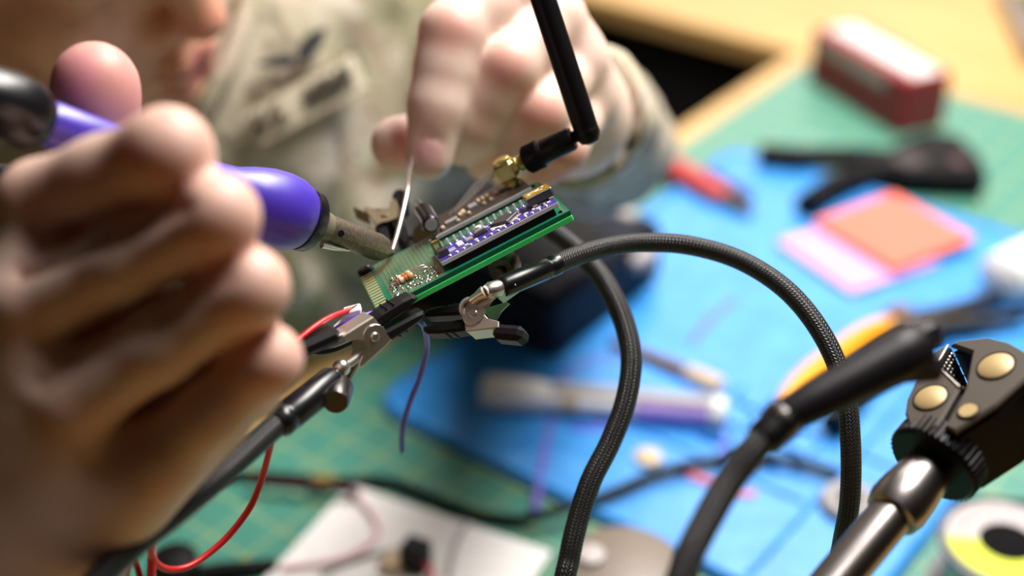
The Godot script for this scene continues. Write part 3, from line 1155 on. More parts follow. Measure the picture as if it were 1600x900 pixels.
func arms() -> void:
	var bf := board_frame().basis
	# the near left arm: its clip grips the board's near left corner
	var t := arm("black braided arm from the lower left to the board's near left corner", [Vector3(-0.0701, 0.9789, -0.3415), Vector3(-0.0766, 0.9777, -0.3313), Vector3(-0.0849, 0.9761, -0.3186), Vector3(-0.0942, 0.977, -0.3014), Vector3(-0.1026, 0.9789, -0.2849), Vector3(-0.1101, 0.9797, -0.2678), Vector3(-0.1166, 0.9797, -0.2501), Vector3(-0.112, 0.86, -0.225), Vector3(-0.07, 0.747, -0.23)], 0.0036, [Vector3(-0.0557, 0.9789, -0.3639), Vector3(-0.0707, 0.9788, -0.3403)], 0.0050)
	var o := t.position
	var p: Vector3 = Vector3(-0.0455, 0.9874, -0.3769) - o
	clip(t, "alligator_clip", frame(p, Vector3(-0.03, 0.9926, -0.3873) - o - p, bf.y), 5.0)
	var ball: Vector3 = Vector3(-0.0538, 0.9808, -0.3675) - o
	obj("joint_ball", S().ball(Transform3D(Basis(), ball), Vector3.ONE * 0.0030, 16), M.bright_steel, t)
	obj("joint_strap", S().tube([ball, Vector3(-0.051, 0.9816, -0.3692) - o, Vector3(-0.0495, 0.9821, -0.3706) - o, Vector3(-0.0476, 0.9829, -0.3723) - o], 0.0016, 10), M.steel, t)
	obj("joint_stem", S().tube([ball, Vector3(-0.0563, 0.9794, -0.364) - o], 0.0018, 10), M.bright_steel, t)
	knob(t, "thumb_screw", Vector3(-0.0539, 0.9763, -0.3682) - o, Vector3(-0.0543, 0.9787, -0.352) - o, 0.0044, M.dark_steel)
	# the front right arm: a high loop to the second clip
	t = arm("black braided arm making the high wide loop over the blue mat", [Vector3(0.0146, 0.9945, -0.4079), Vector3(0.0228, 0.9941, -0.4147), Vector3(0.0325, 0.9933, -0.4213), Vector3(0.0454, 0.9926, -0.4256), Vector3(0.0617, 0.9927, -0.4233), Vector3(0.0787, 0.9902, -0.417), Vector3(0.0933, 0.9845, -0.4064), Vector3(0.1035, 0.9758, -0.3927), Vector3(0.1093, 0.9643, -0.3796), Vector3(0.1109, 0.9504, -0.3685), Vector3(0.1112, 0.9331, -0.3601), Vector3(0.1103, 0.9158, -0.3575), Vector3(0.1103, 0.8887, -0.3583), Vector3(0.105, 0.82, -0.35), Vector3(0.098, 0.747, -0.345)], 0.0034, [Vector3(-0.0035, 0.9943, -0.3936), Vector3(0.0154, 0.9944, -0.4084)], 0.0037)
	o = t.position
	p = Vector3(-0.0109, 0.9847, -0.39) - o
	clip(t, "alligator_clip", frame(p, Vector3(-0.0309, 0.9783, -0.3954) - o - p, Vector3(-0.0108, 0.9793, -0.3819) - o - p), 4.0, -6.5, -17.0)
	obj("joint_tip", S().lathe(along(Vector3(-0.0035, 0.9943, -0.3936) - o, Vector3(-0.0089, 0.9947, -0.3903) - o), [Vector2(0.0024, 0), Vector2(0.0028, 0.001), Vector2(0.0028, 0.0042), Vector2(0.002, 0.0058)], 16), M.bright_steel, t)
	obj("joint_strap", S().tube([Vector3(-0.0089, 0.9947, -0.3903) - o, Vector3(-0.0114, 0.9927, -0.3903) - o, Vector3(-0.0129, 0.9911, -0.3904) - o], [0.0022, 0.0015, 0.0017], 10), M.bright_steel, t)
	var ring := []
	for i in 20:
		var a := TAU * i / 20.0
		ring.append(Vector3(-0.0136, 0.9885, -0.39) - o + Basis(Vector3.RIGHT, -0.55) * Vector3(cos(a), sin(a), 0) * 0.0030)
	obj("joint_ring", S().tube(ring, 0.0009, 8, true), M.steel, t)
	knob(t, "thumb_screw", Vector3(-0.0049, 0.9919, -0.4051) - o, Vector3(-0.0011, 0.9894, -0.4176) - o, 0.0048, M.dark_steel)
	# the back arm: under the board to the clip behind it
	t = arm("black braided arm dropping steeply behind the board, inside the wide loop", [Vector3(0.0118, 0.9814, -0.4575), Vector3(0.0188, 0.9789, -0.4524), Vector3(0.0256, 0.9758, -0.4457), Vector3(0.0334, 0.9706, -0.4354), Vector3(0.0396, 0.9622, -0.4231), Vector3(0.0419, 0.954, -0.4109), Vector3(0.0397, 0.944, -0.3999), Vector3(0.0342, 0.9336, -0.3899), Vector3(0.0273, 0.9242, -0.3805), Vector3(0.0228, 0.9143, -0.3719), Vector3(0.0197, 0.9046, -0.3635), Vector3(0.0175, 0.8897, -0.3542), Vector3(0.019, 0.82, -0.338), Vector3(0.025, 0.747, -0.33)], 0.0038, [Vector3(0, 0.9846, -0.4595), Vector3(0.0123, 0.9812, -0.4574)], 0.0042)
	o = t.position
	p = Vector3(-0.045, 0.9864, -0.4488) - o
	var back := clip(t, "alligator_clip", frame(p, Vector3(-0.0396, 0.985, -0.4302) - o - p, Vector3(-0.0371, 0.9877, -0.4496) - o - p), 4.0, -5.0, -16.0)
	for c in back.get_children():
		if c.material_override in [M.steel, M.bright_steel]:
			c.material_override = M.tan_steel
	obj("joint_strap", S().tube([Vector3(0, 0.9846, -0.4595) - o, Vector3(-0.0143, 0.9804, -0.4627) - o, Vector3(-0.0262, 0.9769, -0.4606) - o, Vector3(-0.0376, 0.9789, -0.4524) - o, Vector3(-0.0437, 0.9838, -0.4495) - o], 0.0017, 10), M.dark_steel, t)
	knob(t, "thumb_screw", Vector3(-0.0314, 0.98, -0.4601) - o, Vector3(-0.0322, 0.9805, -0.4487) - o, 0.0046, M.dark_steel)
	# the nearest arm, at the lower right
	t = arm("thick black arm with a rubber covered clip, foremost at the lower right", [Vector3(0.0708, 1.0088, -0.3013), Vector3(0.0643, 1.0049, -0.2964), Vector3(0.0572, 0.9987, -0.2902), Vector3(0.0508, 0.9928, -0.2818), Vector3(0.0455, 0.9874, -0.2737), Vector3(0.0407, 0.9791, -0.2638), Vector3(0.0379, 0.9723, -0.2572), Vector3(0.034, 0.86, -0.262), Vector3(0.03, 0.747, -0.262)], 0.0040, [Vector3(0.0739, 1.0099, -0.3043), Vector3(0.0662, 1.0057, -0.2981)], 0.0052)
	o = t.position
	var q: Vector3 = Vector3(0.0739, 1.0099, -0.3043) - o
	var e: Vector3 = Vector3(0.1129, 1.0188, -0.324) - o
	var x := along(q, e)
	var L := (e - q).length()
	obj("clip_boot", S().lathe(x, [Vector2(0.0040, -0.002), Vector2(0.0050, 0.002), Vector2(0.0058, 0.010), Vector2(0.0064, L * 0.55), Vector2(0.0072, L * 0.8), Vector2(0.0074, L * 0.92), Vector2(0.0060, L)], 20), M.black_boot, t)
	obj("clip_lever", S().box(frame(Vector3(0.1085, 1.0153, -0.3183) - o, Vector3(0.1138, 1.0113, -0.3193) - Vector3(0.0864, 1.0145, -0.3119), Vector3.UP), Vector3(0.020, 0.0075, 0.008), 0.002), M.black_boot, t)
	obj("clip_jaw", S().box(frame(Vector3(0.1108, 1.0184, -0.3261) - o, e - q, Vector3.UP), Vector3(0.018, 0.007, 0.008), 0.002), M.black_boot, t)
	obj("ferrule_ring", S().lathe(along(Vector3(0.0732, 1.0093, -0.304) - o, Vector3(0.0691, 1.0075, -0.3005) - o), [Vector2(0.0053, 0), Vector2(0.0055, 0.0006), Vector2(0.0055, 0.004), Vector2(0.0050, 0.0046)], 20), M.dark_steel, t)


# ---------------------------------------------------------------- the big clamp at the lower right
func big_clamp() -> void:
	var t := thing("rod_clamp", "black clamp head with tan rivets and a cross-hatched notch on a shiny rod", "clamp", Transform3D(Basis(Vector3(0.8411, 0.4587, -0.2866), Vector3(-0.2598, -0.122, -0.9579), Vector3(-0.4744, 0.8801, 0.0165)), Vector3(0.1355, 0.9859, -0.3483)))
	var k := 1.0 / 5.17 * MM
	var pl := func(a: Array): return PackedVector2Array(a.map(func(p): return Vector2(p[0], p[1]) * k))
	var ja := [[-100, -12], [-88, 26], [-68, 52], [-30, 82], [10, 110], [36, 113], [43, 105], [5, 78], [3, 6], [-66, -40], [-88, -36]]
	var jb := [[-60, -48], [8, -2], [62, 62], [48, 106], [62, 104], [98, 72], [112, 36], [117, -6], [108, -36], [89, -56], [20, -70], [-54, -70]]
	var depth := 0.024
	for j in [ja, jb]:
		var rim: PackedVector2Array = pl.call(j)
		obj("jaw_face", S().prism(Transform3D(Basis(), Vector3(0, 0, -0.0012)), rim, 0.0024, 0.0007), M.clamp_face, t)
		obj("jaw_body", S().prism(Transform3D(Basis(), Vector3(0, 0, -0.0024 - depth / 2)), rim, depth, 0.0012), M.clamp_dark, t)
	# rivets sunk in the face
	for r in [[-41, 22, 0.0050], [68, 2, 0.0054], [-17, -50, 0.0030]]:
		obj("rivet", S().lathe(Transform3D(Basis(Vector3.RIGHT, PI / 2), Vector3(r[0] * k, r[1] * k, -0.0002)), [Vector2(r[2], 0), Vector2(r[2], 0.0005), Vector2(r[2] * 0.9, 0.0009)], 24), M.rivet_tan, t)
		var ring := []
		for i in 24:
			ring.append(Vector3(r[0] * k + cos(TAU * i / 24) * r[2] * 1.06, r[1] * k + sin(TAU * i / 24) * r[2] * 1.06, 0.0001))
		obj("rivet_rim", S().tube(ring, 0.0004, 6, true), M.clamp_dark, t)
	# the notch: its cross-hatched pad on the left wall, and a pale lip
	var pa := Vector3(5 * k, 78 * k, 0)
	var pb := Vector3(3 * k, 6 * k, 0)
	var pc := Vector3(43 * k, 105 * k, 0)
	for w in [[pa, pb, 9], [pa, pc, 6]]:
		var d: Vector3 = w[1] - w[0]
		var n := Vector3(0, 0, 1).cross(d).normalized()
		if n.x < 0:
			n = -n
		obj("notch_wall", S().box(frame((w[0] + w[1]) / 2.0 + n * 0.0005 + Vector3(0, 0, -0.010), d, n), Vector3(d.length() * 0.96, 0.001, 0.019), 0.0001), M.clamp_dark, t)
		for i in w[2]:
			for j in 8:
				var at: Vector3 = w[0] + d * ((i + 0.5 + 0.5 * (j % 2)) / (w[2] + 0.5)) + n * 0.0011 + Vector3(0, 0, -0.0022 - j * 0.0021)
				obj("pad_stud", S().box(frame(at, d, n) * Transform3D(Basis(Vector3.UP, PI / 4), Vector3.ZERO), Vector3(0.00105, 0.0007, 0.00105), 0.0003), M.steel, t)
		obj("notch_lip", S().tube([w[0] + Vector3(0, 0, 0.0002), w[1] + Vector3(0, 0, 0.0002)], 0.0004, 6), M.steel, t)
	obj("notch_shade_block", S().prism(Transform3D(Basis(), Vector3(0, 0, -0.0215)), pl.call([[-10, -14], [-10, 86], [44, 116], [84, 60]]), 0.004, 0.0003), M.clamp_dark, t)  # added dark block standing in for the notch's shaded depth
	# neck, knurled ring, collar and rod, along their own axis
	var inv := t.transform.affine_inverse()
	var c: Vector3 = inv * Vector3(0.1294, 0.9663, -0.3395)
	var e: Vector3 = inv * Vector3(0.09, 0.9494, -0.2995)
	var x := along(c, e)
	var L := (e - c).length()
	obj("neck", S().lathe(x, [Vector2(0.010, -0.014), Vector2(0.010, -0.002)], 28), M.clamp_dark, t)
	obj("knurled_ring", S().lathe(x, [Vector2(0.0134, -0.005), Vector2(0.0142, -0.0042), Vector2(0.0142, 0.0026), Vector2(0.0134, 0.0034)], 40), M.black_plastic, t)
	for i in 44:
		var kx := x * Transform3D(Basis(Vector3.UP, TAU * i / 44.0), Vector3.ZERO)
		obj("ring_rib", S().box(kx * Transform3D(Basis(), Vector3(0.0142, -0.0008, 0)), Vector3(0.0013, 0.0066, 0.001), 0.0003), M.black_plastic, t)
	obj("collar", S().lathe(x, [Vector2(0.0070, 0.002), Vector2(0.0074, 0.004), Vector2(0.0090, 0.0150), Vector2(0.0093, 0.0215), Vector2(0.0084, 0.0250), Vector2(0.0068, 0.0258)], 36), M.rod_chrome, t)
	obj("rod", S().lathe(x, [Vector2(0.0066, 0.02), Vector2(0.0067, 0.0258), Vector2(0.0067, L + 0.03)], 36), M.rod_chrome, t)
	# the rod's joint and post, below the picture
	var joint: Vector3 = x * Vector3(0, L + 0.032, 0)
	var ground: Vector3 = inv * ((t.transform * joint) * Vector3(1, 0, 1) + Vector3(0, 0.743, 0))
	obj("rod_joint", S().ball(Transform3D(Basis(), joint), Vector3.ONE * 0.0105, 18), M.black_plastic, t)
	obj("post", S().tube([joint, ground], 0.0067, 20), M.rod_chrome, t)
	obj("post_foot", S().lathe(along(ground, joint), [Vector2(0.024, 0.0), Vector2(0.024, 0.006), Vector2(0.012, 0.010), Vector2(0.009, 0.018)], 28), M.black_plastic, t)
	# the tightening lever at the right
	var l0 := Vector3(104 * k, -44 * k, -0.012)
	obj("lever_hub", S().lathe(along(l0, l0 + Vector3(0.6, -0.6, 0.1)), [Vector2(0.0075, -0.004), Vector2(0.0075, 0.006), Vector2(0.006, 0.007)], 24), M.clamp_dark, t)
	obj("lever_hub_ring", S().lathe(along(l0, l0 + Vector3(0.6, -0.6, 0.1)), [Vector2(0.0079, 0.002), Vector2(0.0079, 0.0038)], 24), M.dark_steel, t)


# ---------------------------------------------------------------- the soldering iron
func iron() -> void:
	var a := Vector3(-0.1507, 1.0818, -0.3551)
	var b := Vector3(-0.0423, 0.991, -0.4222)
	var t := thing("soldering_iron", "soldering iron with a purple grip and a scorched metal barrel, gripped in the fist", "soldering iron", along(a, b))
	var L := (b - a).length()
	# stations along the axis, from -70 at the tail to 608 at the tip
	var at := func(x: float): return L * 0.385 * (x + 70.0) / (0.385 * (x + 70.0) + 0.490 * (608.0 - x))
	obj("grip", S().lathe(Transform3D(), [Vector2(0.0062, at.call(68)), Vector2(0.0068, at.call(76)), Vector2(0.0070, at.call(160)), Vector2(0.0070, at.call(250)), Vector2(0.0074, at.call(330)), Vector2(0.0082, at.call(360)), Vector2(0.0104, at.call(385)), Vector2(0.0121, at.call(412)), Vector2(0.0126, at.call(434)), Vector2(0.0122, at.call(452)), Vector2(0.0110, at.call(466)), Vector2(0.0102, at.call(470))], 40, 1.2), M.iron_purple, t)
	obj("grip_ring", S().lathe(Transform3D(), [Vector2(0.0098, at.call(469)), Vector2(0.0106, at.call(471)), Vector2(0.0104, at.call(482)), Vector2(0.0094, at.call(487)), Vector2(0.006, at.call(489))], 36), M.black_gloss, t)
	obj("tail_sleeve", S().lathe(Transform3D(), [Vector2(0.0050, at.call(-120)), Vector2(0.0062, at.call(-90)), Vector2(0.0096, at.call(-40)), Vector2(0.0106, at.call(10)), Vector2(0.0098, at.call(48)), Vector2(0.0074, at.call(66)), Vector2(0.0066, at.call(72))], 32), M.black_gloss, t)
	obj("collar", S().lathe(Transform3D(), [Vector2(0.0070, at.call(487)), Vector2(0.0066, at.call(496)), Vector2(0.0054, at.call(500)), Vector2(0.0050, at.call(510))], 28), M.collar_grey, t)
	obj("barrel", S().lathe(Transform3D(), [Vector2(0.0047, at.call(505)), Vector2(0.0047, at.call(590)), Vector2(0.0040, at.call(599)), Vector2(0.0024, at.call(602))], 32), M.burnt_steel, t)
	obj("tip", S().lathe(Transform3D(), [Vector2(0.0026, at.call(598)), Vector2(0.0024, at.call(604)), Vector2(0.0008, at.call(611))], 18), M.burnt_steel, t)
	# a hole and a bent silver strip on the side that faces the viewer
	var face := (t.transform.basis.inverse() * Vector3(0, 0.53, 0.85))
	var n := Vector3(face.x, 0, face.z).normalized()
	obj("barrel_hole", S().lathe(along(Vector3(0, at.call(521), 0) + n * 0.0040, Vector3(0, at.call(521), 0) + n * 0.0060), [Vector2(0.0012, 0), Vector2(0.0012, 0.0008)], 16), M.black_matte, t)
	var low := n.rotated(Vector3.UP, 1.15)
	if (t.transform.basis * low).y > (t.transform.basis * n.rotated(Vector3.UP, -1.15)).y:
		low = n.rotated(Vector3.UP, -1.15)
	obj("silver_strip", S().tube([Vector3(0, at.call(506), 0) + low * 0.0062, Vector3(0, at.call(525), 0) + low * 0.0057, Vector3(0, at.call(548), 0) + low * 0.0048], [0.0012, 0.001, 0.0003], 10), M.bright_steel, t)
	# the cable leaving the tail
	var inv := t.transform.affine_inverse()
	obj("cable", S().tube(curve([inv * Vector3(-0.1572, 1.085, -0.3548), inv * Vector3(-0.1646, 1.0771, -0.3522), inv * Vector3(-0.1642, 1.0493, -0.3643), inv * Vector3(-0.1529, 1.042, -0.3833), inv * Vector3(-0.1532, 1.0226, -0.4066)], 10), 0.0025, 12), M.black_rubber, t)
	# the solder wire that the other hand feeds
	var w := [Vector3(-0.0365, 1.0007, -0.479), Vector3(-0.0378, 0.9983, -0.468), Vector3(-0.0379, 0.9966, -0.4576), Vector3(-0.0389, 0.9941, -0.4453), Vector3(-0.04, 0.9923, -0.4336), Vector3(-0.0412, 0.9912, -0.4223)]
	var sw := S()
	sw.tube(curve(w, 8), 0.0009, 12)
	one("solder_wire", sw, M.solder, "thin silver solder wire fed by two fingertips to the iron's tip", "solder wire")


# ---------------------------------------------------------------- the person
var cloth: Field

func person() -> void:
	var t := thing("person", "person in camouflage uniform bent over the board, holding the soldering iron and the solder wire", "person")
	var st := SurfaceTool.new()
	st.begin(Mesh.PRIMITIVE_TRIANGLES)
	var n := right_hand(st, 0)
	n = left_hand(st, n)
	n = head(st, n)
	n = trunk(st, n)
	obj("body", st.commit(), M.skin, t)
	uniform(t)


func tinter(spots: Array, base: Color, flush: Color, s: int) -> Callable:
	var fine := noise_of(70.0, 3, s)
	var l0 := base.srgb_to_linear()
	var l1 := flush.srgb_to_linear()
	return func(p: Vector3) -> Color:
		var v := clampf(0.32 + 0.6 * fine.get_noise_3dv(p), 0.0, 1.0)
		var c := l0.lerp(l1, v)
		for q in spots:
			# a patch of colour with a ragged outline: nail, knuckle, fingertip, lip or reddish shade
			var d: float = (q[0].affine_inverse() * p).length() + 0.18 * fine.get_noise_3dv(p * 1.7)
			c = c.lerp(q[1], clampf((1.15 - d) / q[2], 0.0, 1.0) * q[3])
		return c


func patch(at: Vector3, r: Vector3, color: Color, soft := 0.35, share := 1.0, b := Basis()) -> Array:
	return [Transform3D(b * Basis.from_scale(r), at), color.srgb_to_linear(), soft, share]


# the fist at the left of the picture
func right_hand(st: SurfaceTool, first: int) -> int:
	var f := Field.new(Vector3(-0.2421, 0.851, -0.4526), Vector3(0.001, 1.1423, -0.257), 0.0021)
	var wrist := Vector3(-0.1476, 0.9574, -0.301)
	var mcp := [Vector3(-0.1235, 1.0607, -0.3289), Vector3(-0.1245, 1.0411, -0.3096), Vector3(-0.1143, 1.0194, -0.2973), Vector3(-0.0933, 1.0021, -0.2959)]
	var pip := [Vector3(-0.0852, 1.0819, -0.3163), Vector3(-0.0732, 1.0685, -0.3079), Vector3(-0.0662, 1.0508, -0.3028), Vector3(-0.0631, 1.0304, -0.3006)]
	var dip := [Vector3(-0.0935, 1.0575, -0.3412), Vector3(-0.0816, 1.0436, -0.3324), Vector3(-0.0753, 1.0264, -0.3253), Vector3(-0.0723, 1.0083, -0.3175)]
	var tip := [Vector3(-0.114, 1.05, -0.3553), Vector3(-0.1028, 1.0362, -0.3467), Vector3(-0.0941, 1.0208, -0.3371), Vector3(-0.0868, 1.004, -0.3265)]
	var rm := [0.0118, 0.0118, 0.0112, 0.0104]
	var rp := [0.0106, 0.0100, 0.0096, 0.0084]
	# back of the hand and wrist
	for i in 4:
		f.bone(mcp[i], wrist.lerp(Vector3(-0.1351, 0.9659, -0.2945), i / 3.0), rm[i] * 1.0, 0.024, 0.012)
	f.bone(Vector3(-0.1155, 1.0262, -0.3322), Vector3(-0.1349, 0.9775, -0.3135), 0.016, 0.022, 0.014)
	f.bone(wrist, Vector3(-0.1877, 0.9087, -0.3001), 0.027, 0.032, 0.012)
	f.bone(Vector3(-0.1153, 1.0207, -0.3276), Vector3(-0.085, 1.0101, -0.3304), 0.015, 0.013, 0.010)
	f.bone(Vector3(-0.082, 1.0072, -0.3097), Vector3(-0.1158, 0.9776, -0.303), 0.0122, 0.0140, 0.010)
	f.bone(Vector3(-0.1304, 1.0316, -0.3509), Vector3(-0.1428, 0.9792, -0.3229), 0.016, 0.020, 0.012)
	f.join(0.001)
	for i in 4:
		var mid: Vector3 = mcp[i].lerp(pip[i], 0.5)
		f.chain([mcp[i], mid, pip[i], dip[i], tip[i]], [rm[i] * 1.0, rp[i] * 0.98, rp[i], rp[i] * 0.9, rp[i] * 0.8], 0.005)
		f.join(0.0022)
	# thumb, behind the iron's grip and up over it
	f.chain([Vector3(-0.1373, 0.9882, -0.3355), Vector3(-0.1374, 1.0203, -0.3698), Vector3(-0.1283, 1.0422, -0.3905), Vector3(-0.1261, 1.0642, -0.3984)], [0.018, 0.0145, 0.0130, 0.0122], 0.006)
	f.blob(Transform3D(Basis(), Vector3(-0.1261, 1.0613, -0.3966)), Vector3(0.0128, 0.0150, 0.0115), 0.004)
	f.join(0.0025)
	# creases at the finger joints
	for i in 3:
		f.groove(mcp[i].lerp(mcp[i + 1], 0.5) + Vector3(0, 0.0, 0.012), pip[i].lerp(pip[i + 1], 0.55) + Vector3(0, 0, 0.010), 0.0016, 0.0010, 0.004)
	var spots := []
	for i in 4:
		spots.append(patch(pip[i], Vector3.ONE * 0.0145, c8(226, 160, 138), 0.6, 0.5))
		spots.append(patch(mcp[i], Vector3.ONE * 0.0130, c8(214, 146, 126), 0.6, 0.5))
	spots.append(patch(Vector3(-0.1258, 1.0614, -0.3954), Vector3.ONE * 0.022, c8(206, 136, 130), 0.5, 0.75))
	spots.append(patch(Vector3(-0.1289, 1.0707, -0.3894), Vector3(0.0075, 0.0085, 0.0060), c8(220, 150, 156), 0.3, 0.9))
	return f.skin(st, first, tinter(spots, c8(228, 198, 182), c8(216, 177, 160), 61))


# the hand beyond the board, its forefinger pointing down at the solder wire
func left_hand(st: SurfaceTool, first: int) -> int:
	var f := Field.new(Vector3(-0.08, 0.8697, -0.6664), Vector3(0.0665, 1.0828, -0.4422), 0.0020)
	var wrist := Vector3(0.0238, 0.9839, -0.5475)
	var mcp := [Vector3(0, 1.0469, -0.5303), Vector3(0.017, 1.0345, -0.5272), Vector3(0.0266, 1.0177, -0.525), Vector3(0.0304, 1.0002, -0.5246)]
	var pip := [Vector3(-0.0222, 1.0374, -0.5054), Vector3(-0.0012, 1.0255, -0.5004), Vector3(0.0113, 1.0082, -0.4978), Vector3(0.0199, 0.993, -0.4977)]
	var dip := [Vector3(-0.0279, 1.0149, -0.4902), Vector3(-0.0128, 1.0036, -0.4961), Vector3(-0.0025, 0.9899, -0.4994), Vector3(0.0076, 0.9794, -0.5046)]
	var tip := [Vector3(-0.0312, 0.9977, -0.4818), Vector3(-0.0197, 0.9902, -0.5066), Vector3(-0.0113, 0.9801, -0.5121), Vector3(-0.0026, 0.9725, -0.5168)]
	var rm := [0.0125, 0.0120, 0.0112, 0.0102]
	var rp := [0.0122, 0.0112, 0.0104, 0.0090]
	for i in 4:
		f.bone(mcp[i], wrist, rm[i], 0.020, 0.012)
	f.bone(Vector3(0.01, 0.9979, -0.5385), wrist, 0.019, 0.020, 0.012)
	f.bone(wrist, Vector3(0.0378, 0.9345, -0.6345), 0.020, 0.026, 0.012)
	f.join(0.001)
	for i in 4:
		var slim := 0.92 if i == 0 else 0.94
		f.chain([mcp[i], mcp[i].lerp(pip[i], 0.5), pip[i], pip[i].lerp(dip[i], 0.5), dip[i], tip[i]], [rm[i], rp[i], rp[i], rp[i] * slim, rp[i] * 0.88, rp[i] * 0.76], 0.005)
		f.join(0.0022)
	# thumb, opposite the forefinger
	f.chain([Vector3(0.0218, 0.9841, -0.5535), Vector3(-0.0081, 0.9816, -0.546), Vector3(-0.0287, 0.9869, -0.5258), Vector3(-0.0455, 0.9929, -0.5012)], [0.020, 0.0142, 0.0118, 0.0096], 0.006)
	f.blob(Transform3D(Basis(), Vector3(-0.0435, 0.9929, -0.5012)), Vector3(0.0095, 0.0112, 0.0100), 0.004)
	f.join(0.0025)
	# the forefinger's nail: a shallow step round a slightly flattened plate, and folds over the joint
	var nf := frame(Vector3(-0.0307, 1.0023, -0.4747), Vector3(-0.0315, 0.9972, -0.4732) - Vector3(-0.0292, 1.0106, -0.4792), Vector3(0, 0.4, 1))
	var rim := []
	for i in 13:
		var a := 0.9 + (TAU - 1.8) * i / 12.0
		rim.append(nf * Vector3(cos(a) * 0.0068, 0.0003, sin(a) * 0.0056))
	for i in 12:
		f.groove(rim[i], rim[i + 1], 0.0009, 0.0009, 0.0012)
	var spots := [
		patch(nf.origin, Vector3(0.0066, 0.006, 0.0056), c8(218, 164, 166), 0.25, 0.8, nf.basis),
		patch(nf * Vector3(0.0052, 0, 0), Vector3(0.0022, 0.006, 0.0046), c8(236, 206, 192), 0.3, 0.8, nf.basis),
		patch(Vector3(-0.0397, 0.9949, -0.4977), Vector3.ONE * 0.0105, c8(232, 150, 136), 0.6, 0.7),
		patch(Vector3(0.0202, 0.9828, -0.4996), Vector3.ONE * 0.014, c8(206, 106, 92), 0.6, 0.7),  # reddish shade below the curled little finger, painted into the skin
	]
	for i in 4:
		spots.append(patch(pip[i] + Vector3(0, 0.004, 0.008), Vector3.ONE * 0.0105, c8(222, 146, 128), 0.7, 0.6))
	return f.skin(st, first, tinter(spots, c8(232, 206, 190), c8(222, 188, 172), 62))


func head(st: SurfaceTool, first: int) -> int:
	var h := head_frame()
	var f := Field.new(Vector3(-0.4059, 0.8388, -0.8706), Vector3(-0.0411, 1.2406, -0.4509), 0.0040)
	var at := func(x, y, z): return h * Vector3(x, y, z)
	f.blob(h * Transform3D(Basis(), Vector3(0, 0.035, -0.005)), Vector3(0.074, 0.098, 0.094), 0.02)
	f.blob(h * Transform3D(Basis(), Vector3(0, -0.02, 0.035)), Vector3(0.058, 0.075, 0.058), 0.02)
	for s in [-1.0, 1.0]:
		f.bone(at.call(s * 0.056, -0.035, -0.005), at.call(s * 0.016, -0.094, 0.066), 0.017, 0.016, 0.02)
		f.bone(at.call(s * 0.045, -0.005, 0.062), at.call(s * 0.030, -0.045, 0.066), 0.018, 0.018, 0.02)
		f.bone(at.call(s * 0.012, 0.040, 0.094), at.call(s * 0.045, 0.040, 0.080), 0.010, 0.009, 0.014)
		f.bone(at.call(s * 0.076, 0.022, -0.018), at.call(s * 0.073, -0.028, -0.008), 0.013, 0.008, 0.006)
	f.bone(at.call(0, -0.096, 0.070), at.call(0, -0.088, 0.074), 0.015, 0.014, 0.016)
	f.bone(at.call(0, -0.06, 0.0), at.call(0, -0.085, 0.055), 0.035, 0.020, 0.03)
	f.bone(at.call(0, -0.02, -0.03), Vector3(-0.2399, 0.9651, -0.7951), 0.058, 0.066, 0.03)
	f.join(0.001)
	# nose
	f.chain([at.call(0, 0.034, 0.092), at.call(0, 0.008, 0.103), at.call(0, -0.012, 0.110)], [0.008, 0.0095, 0.0115], 0.008)
	for s in [-1.0, 1.0]:
		f.blob(Transform3D(Basis(), at.call(s * 0.0125, -0.017, 0.098)), Vector3.ONE * 0.0085, 0.006)
	f.join(0.010)
	for s in [-1.0, 1.0]:
		f.groove(at.call(s * 0.006, -0.025, 0.104), at.call(s * 0.0075, -0.018, 0.100), 0.0030, 0.0026, 0.003)
		f.groove(at.call(s * 0.032, 0.026, 0.098), at.call(s * 0.034, 0.026, 0.094), 0.010, 0.011, 0.014)
		f.blob(Transform3D(Basis(), at.call(s * 0.033, 0.026, 0.080)), Vector3.ONE * 0.0125, 0.004)
	f.join(0.004)
	# lips
	f.chain([at.call(-0.024, -0.051, 0.083), at.call(-0.010, -0.046, 0.0955), at.call(0.010, -0.046, 0.0955), at.call(0.024, -0.051, 0.083)], [0.003, 0.0062, 0.0062, 0.003], 0.005)
	f.chain([at.call(-0.022, -0.053, 0.083), at.call(-0.008, -0.060, 0.093), at.call(0.008, -0.060, 0.093), at.call(0.022, -0.053, 0.083)], [0.003, 0.0068, 0.0068, 0.003], 0.005)
	f.join(0.008)
	f.groove(at.call(-0.025, -0.053, 0.092), at.call(0.025, -0.053, 0.092), 0.0016, 0.0016, 0.003)
	f.groove(at.call(0, -0.053, 0.101), at.call(0, -0.053, 0.103), 0.004, 0.004, 0.003)
	var spots := [
		patch(at.call(0, -0.047, 0.095), Vector3(0.022, 0.006, 0.012), c8(176, 96, 92), 0.3, 0.8, h.basis),
		patch(at.call(0, -0.060, 0.093), Vector3(0.020, 0.007, 0.012), c8(178, 98, 94), 0.3, 0.8, h.basis),
		patch(at.call(0, -0.014, 0.108), Vector3.ONE * 0.017, c8(216, 132, 112), 0.6, 0.8),
	]
	return f.skin(st, first, tinter(spots, c8(214, 164, 134), c8(198, 142, 116), 63))


